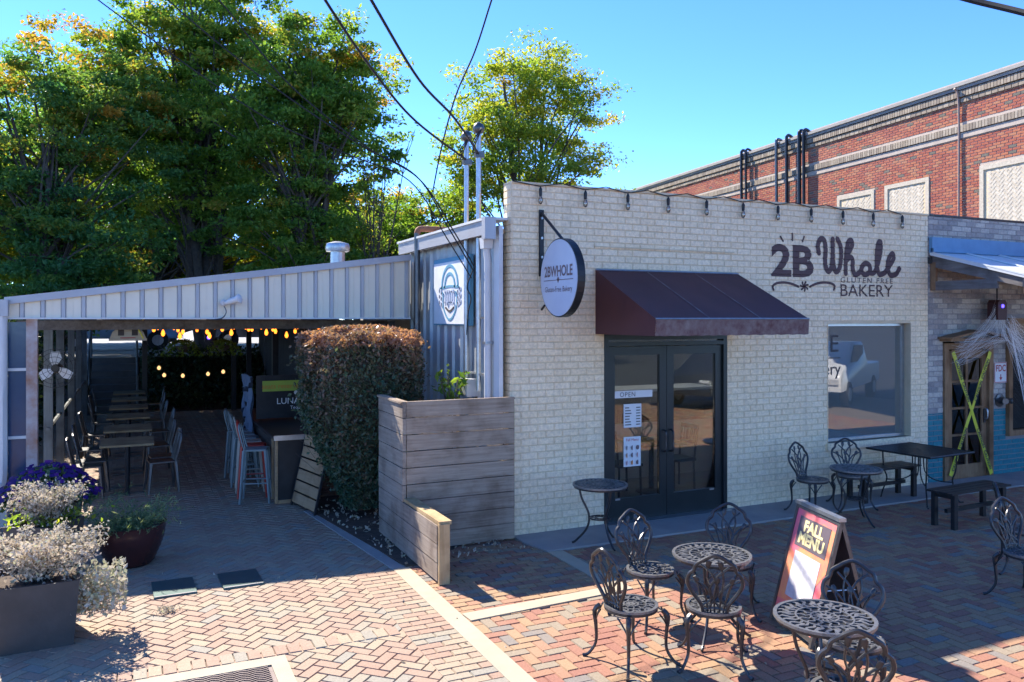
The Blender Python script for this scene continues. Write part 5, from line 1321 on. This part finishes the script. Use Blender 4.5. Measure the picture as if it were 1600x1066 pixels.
wall_bricks(0, RL, 2.6, RH - .55, .203, .0677, holes, ro, dv, nv, REDB, rbx, n_parts=0, rest='brick_field')
wall_bricks(0, RL, zb - .06, zb + .13, .085, .19, [], ro, dv, nv, PALEB, rbx, n_parts=120, proud=.06, rest='belt_bricks')
m = MB(); rbox(m, 0, RL, zb - .19, zb - .065, 0, .03); m.build('belt_shelf', RED_MORTAR, rbx)
wall_bricks(0, RL, RH - .42, RH - .24, .085, .18, [], ro, dv, nv, PALEB, rbx, n_parts=120, proud=.08, rest='cornice_bricks')
wall_bricks(0, RL, RH - .55, RH - .43, .17, .12, [], ro, dv, nv, PALEB, rbx, n_parts=0, proud=.05, rest='dentil_bricks')
m = MB(); rbox(m, 0, RL, RH - .235, RH - .16, 0, .10); rbox(m, 0, RL, RH - .155, RH - .08, -.45, .14); m.build('coping', CONC_G, rbx)
for (s0, s1, z0, z1) in pan:
    m = MB(); rbox(m, s0, s1, z0, z1, -.06, .003); po = m.build('bricked_window', CREAM_MORTAR, rbx)
    m = MB(); rbox(m, s0 - .11, s0, z0, z1 + .11, 0, .03); rbox(m, s1, s1 + .11, z0, z1 + .11, 0, .03); rbox(m, s0, s1, z1, z1 + .11, 0, .03); m.build('surround', INFILL, po)
    W = .075; Ms, Dm, rn = [], [], []
    for i in range(-60, 60):
        for j in range(-60, 60):
            k = (i - j) % 4
            if k == 0: cx, cy, w = i + 1, j + .5, 2
            elif k == 2: cx, cy, w = i + .5, j, 1
            else: continue
            lx, lz = (cx - cy) * W * .7071 + (s0 + s1) / 2, (cx + cy) * W * .7071 + (z0 + z1) / 2
            if not (s0 + .06 < lx < s1 - .06 and z0 < lz < z1 - .06): continue
            a45 = math.pi / 4 + (0 if w == 2 else math.pi / 2); e1 = dv * math.cos(a45) + np.array([0, 0, 1]) * math.sin(a45); e2 = np.cross(nv, e1)
            Ms.append(frame4(np.array(rp3(lx, lz, .003)), e1, e2, nv)); Dm.append((2 * W - .008, W - .008, .006)); rn.append(random.random())
    if Ms: lay_bricks(np.array(Ms), np.array(Dm), np.array(rn), INFILL, po, n_parts=0, rest='herringbone_bricks')
for px, w, mt_, top in ((1165, .05, BLACKM, .25), (1172, .04, BLACKM, .2), (1220, .05, GUNM, .1), (1236, .05, BLACKM, .25), (1256, .06, BLACKM, .3), (1263, .05, BLACKM, .25), (1501, .026, DRAIN, -.3)):
    s_ = s_at(px)[0]; t = thing('wall_conduit', {DRAIN: 'thin pale drain pipe between the bricked up windows of the red wall', GUNM: 'grey conduit between the black conduit pairs on the red wall'}.get(mt_, 'black looped conduit climbing over the red wall cornice'), 'pipe', (0, 0, 0), 0, 'conduits on the red brick wall')
    m = MB(); m.tube(cr([rp3(s_, 2.5, .16), rp3(s_, 6, .16), rp3(s_, RH - .25, .17), rp3(s_, RH - .03 + top * .15, .15), rp3(s_, RH + .0 + top * .15, .05), rp3(s_, RH - .06, -.1)] if mt_ is not DRAIN else [rp3(s_, 2.5, .06), rp3(s_, 5, .06), rp3(s_, RH - .6, .06), rp3(s_, RH - .2, .2)], 4), w, 7); m.build('pipe', mt_, t, True)

# ------------------------------------------------------------------ overhead wires
def wire(label, pts, r=.012, name='overhead_wire'):
    m = MB(); m.tube(cr(pts, 8), r, 5); o_ = m.build(name, RUBBER, None, True); tag(o_, label, 'wire', 'overhead wires')
def at(px, py, Z):
    u = (px - 800) / 1260; return Vector(((.42578 + .90483 * u) * Z, (.90483 - .42578 * u) * Z, 2.6 - (py - 497) * Z / 1260))
wire('thick overhead wire to the mast nearer the parapet', [at(430, -260, 5.0), at(580, 0, 6.6), at(655, 125, 8.0), at(710, 185, 9.0), (3.88, 9.2, 4.62)], .014)
wire('thick overhead wire to the mast further from the parapet', [at(390, -200, 5.6), at(508, 0, 7.0), at(590, 120, 8.4), at(650, 190, 9.3), (3.88, 9.6, 4.62)], .014)
wire('overhead wire rising steeply past the masts into the sky', [at(800, -100, 12), at(768, 0, 13), at(742, 80, 14), at(712, 150, 15), at(690, 230, 16.5), at(676, 300, 18)], .016)
wire('loose bundled wire drooping to the shed wall bracket', [at(180, -90, 9.0), at(262, 0, 9.4), at(420, 130, 9.8), at(560, 225, 10.0), at(650, 275, 10.1), at(700, 355, 10.1), (3.86, 9.35, 3.2)], .009)
wire('second loose wire drooping beside the bundled wire', [at(250, -90, 9.0), at(342, 0, 9.4), at(450, 130, 9.8), at(570, 228, 10.0), at(655, 280, 10.1), at(708, 360, 10.1), (3.85, 9.30, 3.25)], .009)
wire('third loose wire drooping below the bundled wire', [at(80, -60, 9.2), at(180, 20, 9.5), at(400, 175, 9.9), at(540, 240, 10.0), at(640, 283, 10.1), at(698, 372, 10.1), (3.86, 9.4, 3.1)], .008)
wire('short tangled wire hanging from the shed wall bracket', [(3.86, 9.35, 3.2), (3.84, 9.5, 3.0), (3.86, 9.42, 2.85), (3.87, 9.55, 2.6), (3.88, 9.7, 1.8)], .008)
wire('thick cable crossing high above the neighbour shop', [at(1400, -34, 8), at(1510, -2, 7.6), at(1600, 20, 7.2), at(1750, 60, 6.5)], .03)

# ------------------------------------------------------------------ trees
def tree(label, base, H, ell, mat, nclump, lpc, lsize, trunk_r=.16, ntrunk=1, col=(.4, .22), top_yellow=.3, seed=0, cat='tree', group='trees beyond the patio', clump_r=.42, nlimb=110):
    r_ = np.random.default_rng(seed); t = thing('tree', label, cat, base, 0, group)
    E = np.array(ell)      # x,y,z,rx,ry,rz
    vol = E[:, 3] * E[:, 4] * E[:, 5]; pick = r_.choice(len(E), nclump, p=vol / vol.sum())
    d = r_.normal(size=(nclump, 3)); d /= np.linalg.norm(d, axis=1)[:, None]
    rad = r_.random(nclump) ** .42
    Cc = E[pick, :3] + d * rad[:, None] * E[pick, 3:] * (1 + .12 * r_.normal(size=(nclump, 1)))
    n = nclump * lpc
    idx = np.repeat(np.arange(nclump), lpc)
    cr_ = clump_r * r_.uniform(.6, 1.4, nclump)
    off = np.clip(r_.normal(size=(n, 3)), -1.9, 1.9); off *= (np.array([1, 1, .38]) * cr_[idx][:, None] * .62)
    P = Cc[idx] + off
    lo, hi = Cc[:, 2].min(), Cc[:, 2].max()
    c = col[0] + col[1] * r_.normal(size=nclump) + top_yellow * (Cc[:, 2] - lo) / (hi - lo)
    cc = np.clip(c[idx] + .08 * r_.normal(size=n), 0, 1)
    global rng
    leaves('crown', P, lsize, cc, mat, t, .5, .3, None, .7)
    m = MB(); zc = E[:, 2].mean()
    heads = []
    for k in range(ntrunk):
        a = k * 6.28 / max(1, ntrunk) + .5; sp = .0 if ntrunk == 1 else .35
        b0 = Vector((sp * .5 * math.cos(a), sp * .5 * math.sin(a), 0)); tp_ = Vector((E[k % len(E), 0] * .6 + sp * 2 * math.cos(a), E[k % len(E), 1] * .6 + sp * 2 * math.sin(a), H * .82))
        c = cr([b0, b0.lerp(tp_, .3) + Vector((r_.normal() * .15, r_.normal() * .15, 0)), b0.lerp(tp_, .65) + Vector((r_.normal() * .2, r_.normal() * .2, 0)), tp_], 5)
        m.tube(c, [trunk_r * (1 - .82 * i / (len(c) - 1)) for i in range(len(c))], 8); heads.append(c)
    m.build('trunk', BARK, t, True)
    m = MB()
    for i in r_.choice(nclump, min(nclump, nlimb), replace=False):
        e = Vector(Cc[i]); c = heads[int(r_.integers(ntrunk))]
        j = int(np.clip((e.z * r_.uniform(.45, .8)) / (H * .82) * (len(c) - 1), 1, len(c) - 1)); p0 = c[j]
        mid_ = p0.lerp(e, .5) + Vector((r_.normal() * .15, r_.normal() * .15, .25)); L = (e - p0).length
        q = cr([p0, mid_, e], 4); rr_ = min(trunk_r * .35, .012 + .012 * L)
        m.tube(q, [rr_ * (1 - .8 * k / (len(q) - 1)) for k in range(len(q))], 5)
    m.build('limbs', BARK, t, True)
    return t
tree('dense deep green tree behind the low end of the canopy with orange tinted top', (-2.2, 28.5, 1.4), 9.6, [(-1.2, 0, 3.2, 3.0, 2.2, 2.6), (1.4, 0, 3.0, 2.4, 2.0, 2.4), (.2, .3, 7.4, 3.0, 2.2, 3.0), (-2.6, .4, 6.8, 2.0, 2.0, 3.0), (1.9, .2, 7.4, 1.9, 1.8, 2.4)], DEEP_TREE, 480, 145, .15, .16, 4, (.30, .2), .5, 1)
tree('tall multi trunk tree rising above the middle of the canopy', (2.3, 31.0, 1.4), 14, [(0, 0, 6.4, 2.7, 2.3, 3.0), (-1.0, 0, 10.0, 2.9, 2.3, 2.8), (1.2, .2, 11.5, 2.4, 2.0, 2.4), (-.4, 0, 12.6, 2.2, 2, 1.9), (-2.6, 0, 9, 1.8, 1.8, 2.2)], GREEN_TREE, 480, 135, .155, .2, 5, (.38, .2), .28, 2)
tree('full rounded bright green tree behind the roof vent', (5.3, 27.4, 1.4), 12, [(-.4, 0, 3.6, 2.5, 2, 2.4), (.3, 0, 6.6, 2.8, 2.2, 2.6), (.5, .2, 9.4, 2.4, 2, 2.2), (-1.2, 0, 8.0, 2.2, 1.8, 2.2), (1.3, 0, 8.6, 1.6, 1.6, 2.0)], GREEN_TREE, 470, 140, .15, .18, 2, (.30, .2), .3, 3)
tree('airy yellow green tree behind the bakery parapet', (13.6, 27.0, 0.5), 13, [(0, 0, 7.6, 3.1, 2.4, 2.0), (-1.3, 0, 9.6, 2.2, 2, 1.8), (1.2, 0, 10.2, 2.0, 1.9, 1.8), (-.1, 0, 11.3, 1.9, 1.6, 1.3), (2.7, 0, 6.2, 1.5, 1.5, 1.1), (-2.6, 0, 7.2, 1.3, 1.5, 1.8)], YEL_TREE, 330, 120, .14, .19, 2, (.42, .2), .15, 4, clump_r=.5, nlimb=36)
tree('low dark green tree between the service masts and the parapet', (10.0, 30.0, 1.0), 8, [(0, 0, 4.4, 2.4, 2, 2.2), (-2.6, 0, 3.9, 2.2, 2, 2.2), (1.6, 0, 5.4, 1.7, 1.6, 1.6)], GREEN_TREE, 230, 115, .155, .13, 2, (.25, .2), .3, 5)
tree('small dark leaved tree growing low against the red brick wall', (16.6, 27.5, .5), 7, [(0, 0, 5.2, 1.7, 1.5, 1.4), (-1.4, 0, 5.6, 1.4, 1.5, 1.6)], GREEN_TREE, 120, 110, .2, .1, 1, (.2, .15), .2, 6)
tree('distant yellowing tree filling the gap behind the multi trunk tree', (1.5, 40, 1.5), 10, [(0, 0, 4, 6, 2, 3), (6, 0, 4, 4, 2, 3), (-5, 0, 5, 4, 2, 4)], YEL_TREE, 380, 110, .26, .2, 2, (.6, .25), .1, 7, clump_r=.7)
tree('tall green tree standing behind the multi trunk tree', (1.0, 38, 1.5), 14, [(0, 0, 6, 4, 2, 3), (2, 0, 9, 4, 2, 3), (-3, 0, 9.5, 4, 2, 3.4), (5.5, 0, 7, 3, 2, 3)], GREEN_TREE, 380, 110, .22, .2, 2, (.5, .2), .25, 12, clump_r=.65)
tree('distant hazy green tree behind the deep green tree', (-4.5, 43, 1.5), 11, [(0, 0, 4, 5, 2, 3.6), (4, 0, 5, 4, 2, 4), (-3, 0, 7, 4, 2, 3)], GREEN_TREE, 330, 110, .26, .2, 2, (.5, .2), .2, 9, clump_r=.7)
tree('distant green tree beyond the low end of the canopy', (-9.5, 36, 1.5), 12, [(0, 0, 5, 4, 2, 4), (2, 0, 9, 3, 2, 2.6), (-3, 0, 8, 3, 2, 3)], GREEN_TREE, 260, 100, .26, .2, 2, (.4, .2), .3, 8, clump_r=.7)
tree('mid green tree filling the gap behind the bare tree', (8.3, 33.0, 1.4), 8, [(0, 0, 3.4, 2.8, 2, 2.6), (-1.2, 0, 5.2, 2.0, 1.8, 1.8), (1.6, 0, 5.0, 2.0, 1.8, 2.0)], GREEN_TREE, 230, 110, .17, .14, 2, (.45, .2), .2, 31)
bt = thing('bare_tree', 'slender nearly bare tree between the rounded tree and the masts', 'tree', (7.4, 26.8, 1.2))
m = MB(); r_ = np.random.default_rng(11); tips = []
for k in range(7):
    a = r_.uniform(0, 6.28); tip = Vector((1.3 * math.cos(a) * r_.uniform(.3, 1), .6 * math.sin(a), r_.uniform(5.5, 7.4))); c = cr([(0, 0, 0), (tip.x * .15, tip.y * .2, 2.2), (tip.x * .55, tip.y * .5, 4.4), tip], 5); m.tube(c, [.07 * (1 - .9 * i / (len(c) - 1)) for i in range(len(c))], 5)
    for q in range(16):
        i = r_.integers(6, len(c) - 1); p0 = c[i]; d = Vector((r_.normal() * .6, r_.normal() * .5, .8)).normalized(); p1 = p0 + d * r_.uniform(.5, 1.3); m.tube([p0, p0.lerp(p1, .5) + Vector((r_.normal() * .06, 0, .03)), p1], [.014, .01, .005], 4); tips.append(p1)
m.build('trunk', BARK, bt, True); P = np.repeat(np.array([tuple(p) for p in tips]), 5, 0); P = P + rng.normal(0, .16, P.shape); leaves('crown', P, .15, rng.random(len(P)), YEL_TREE, bt)

# ------------------------------------------------------------------ parked cars (car park behind the patio, and the street the shop glass reflects)
def car(label, loc, rz, paint, kind='suv', group='parked cars'):
    t = thing('parked_car', label, 'car', loc, rz, group)
    if kind == 'pickup': prof = [(-2.8, .55), (-2.78, 1.15), (-.9, 1.18), (-.75, 1.85), (.65, 1.88), (1.25, 1.25), (2.6, 1.12), (2.78, .9), (2.75, .5)]; win = [(-.62, 1.25), (-.55, 1.75), (.55, 1.78), (1.02, 1.27)]
    else: prof = [(-2.2, .45), (-2.25, 1.0), (-2.0, 1.1), (-1.7, 1.62), (.3, 1.66), (1.15, 1.08), (2.1, .95), (2.25, .7), (2.2, .42)]; win = [(-1.75, 1.10), (-1.5, 1.52), (.2, 1.55), (.85, 1.10)]
    m = MB(); n = len(prof); secs = [(-.88, .94), (-.82, 1), (.82, 1), (.88, .94)]
    for y, k in secs:
        for (x, z) in prof:
            tum = 1 if z < 1.2 else .86
            m.v.append((x * (1 if k == 1 else .985), y * tum, .5 + (z - .5) * k))
    for q in range(3):
        for i in range(n): j = (i + 1) % n; m.f.append((q * n + i, q * n + j, (q + 1) * n + j, (q + 1) * n + i))
    m.f.append(tuple(range(n))); m.f.append(tuple(reversed(range(3 * n, 4 * n)))); body = m.build('body', paint, t, True)
    for sy in (-1, 1):
        m = MB(); m.prism(win, sy * .745, sy * .80, 'y'); m.build('window', CARGLASS, t)
    xb = win[0][0] - .15; m = MB(); m.add([(xb - .06, -.62, 1.28), (xb - .06, .62, 1.28), (xb + .04, .58, 1.72 if kind == 'pickup' else 1.5), (xb + .04, -.58, 1.72 if kind == 'pickup' else 1.5)], [(0, 1, 2, 3)]); m.build('rear_window', CARGLASS, t)
    x0 = prof[0][0]
    for sy in (-1, 1):
        m = MB(); m.box((x0 - .01, sy * .74, .92), (.06, .16, .26)); m.build('tail_light', TAIL, t); m = MB(); m.box((-x0 - .04, sy * .68, .78), (.08, .3, .16)); m.build('headlight', WHITEM, t)
    for x in (x0 * .62, -x0 * .62):
        for sy in (-1, 1):
            m = MB(); m.lathe([(.20, -.1), (.36, -.11), (.37, -.06), (.37, .06), (.36, .11), (.20, .1)], 20); w = m.build('wheel', RUBBER, t, True); w.location = (x, sy * .80, .37); w.rotation_euler = (R(90), 0, 0); m = MB(); m.lathe([(.05, -.115), (.2, -.12), (.2, .12), (.05, .115)], 12); m.build('rim', GALV, w)
    m = MB(); m.box((x0 - .04, 0, .55), (.1, 1.6, .16)); m.build('bumper', GALV, t)
car('silver blue car parked in the car park above the steps', (-.6, 33.0, 1.42), R(5), CARB); car('charcoal car parked in the upper car park beyond the ivy bank', (4.6, 33.0, 1.42), R(3), CARD)
car('white pickup parked across the plaza, mirrored in the shop window', (20.0, -1.2, 0), R(150), CARW, 'pickup'); car('charcoal car parked in front of the white pickup', (16.2, -2.0, 0), R(160), CARD); car('blue car parked along the street facing the bakery', (7.5, -6.5, 0), R(175), CARB)
for k, (x, y, lab) in enumerate(((4, -22, 'street tree across the road facing the bakery door'), (22, -20, 'street tree across the road beyond the white pickup'))):
    tree(lab, (x, y, 0), 9, [(0, 0, 5.5, 4, 3.5, 2.6), (1, 0, 7.5, 3, 2.6, 2)], GREEN_TREE, 150, 90, .3, .2, 1, (.4, .2), .2, 20 + k, clump_r=.8)
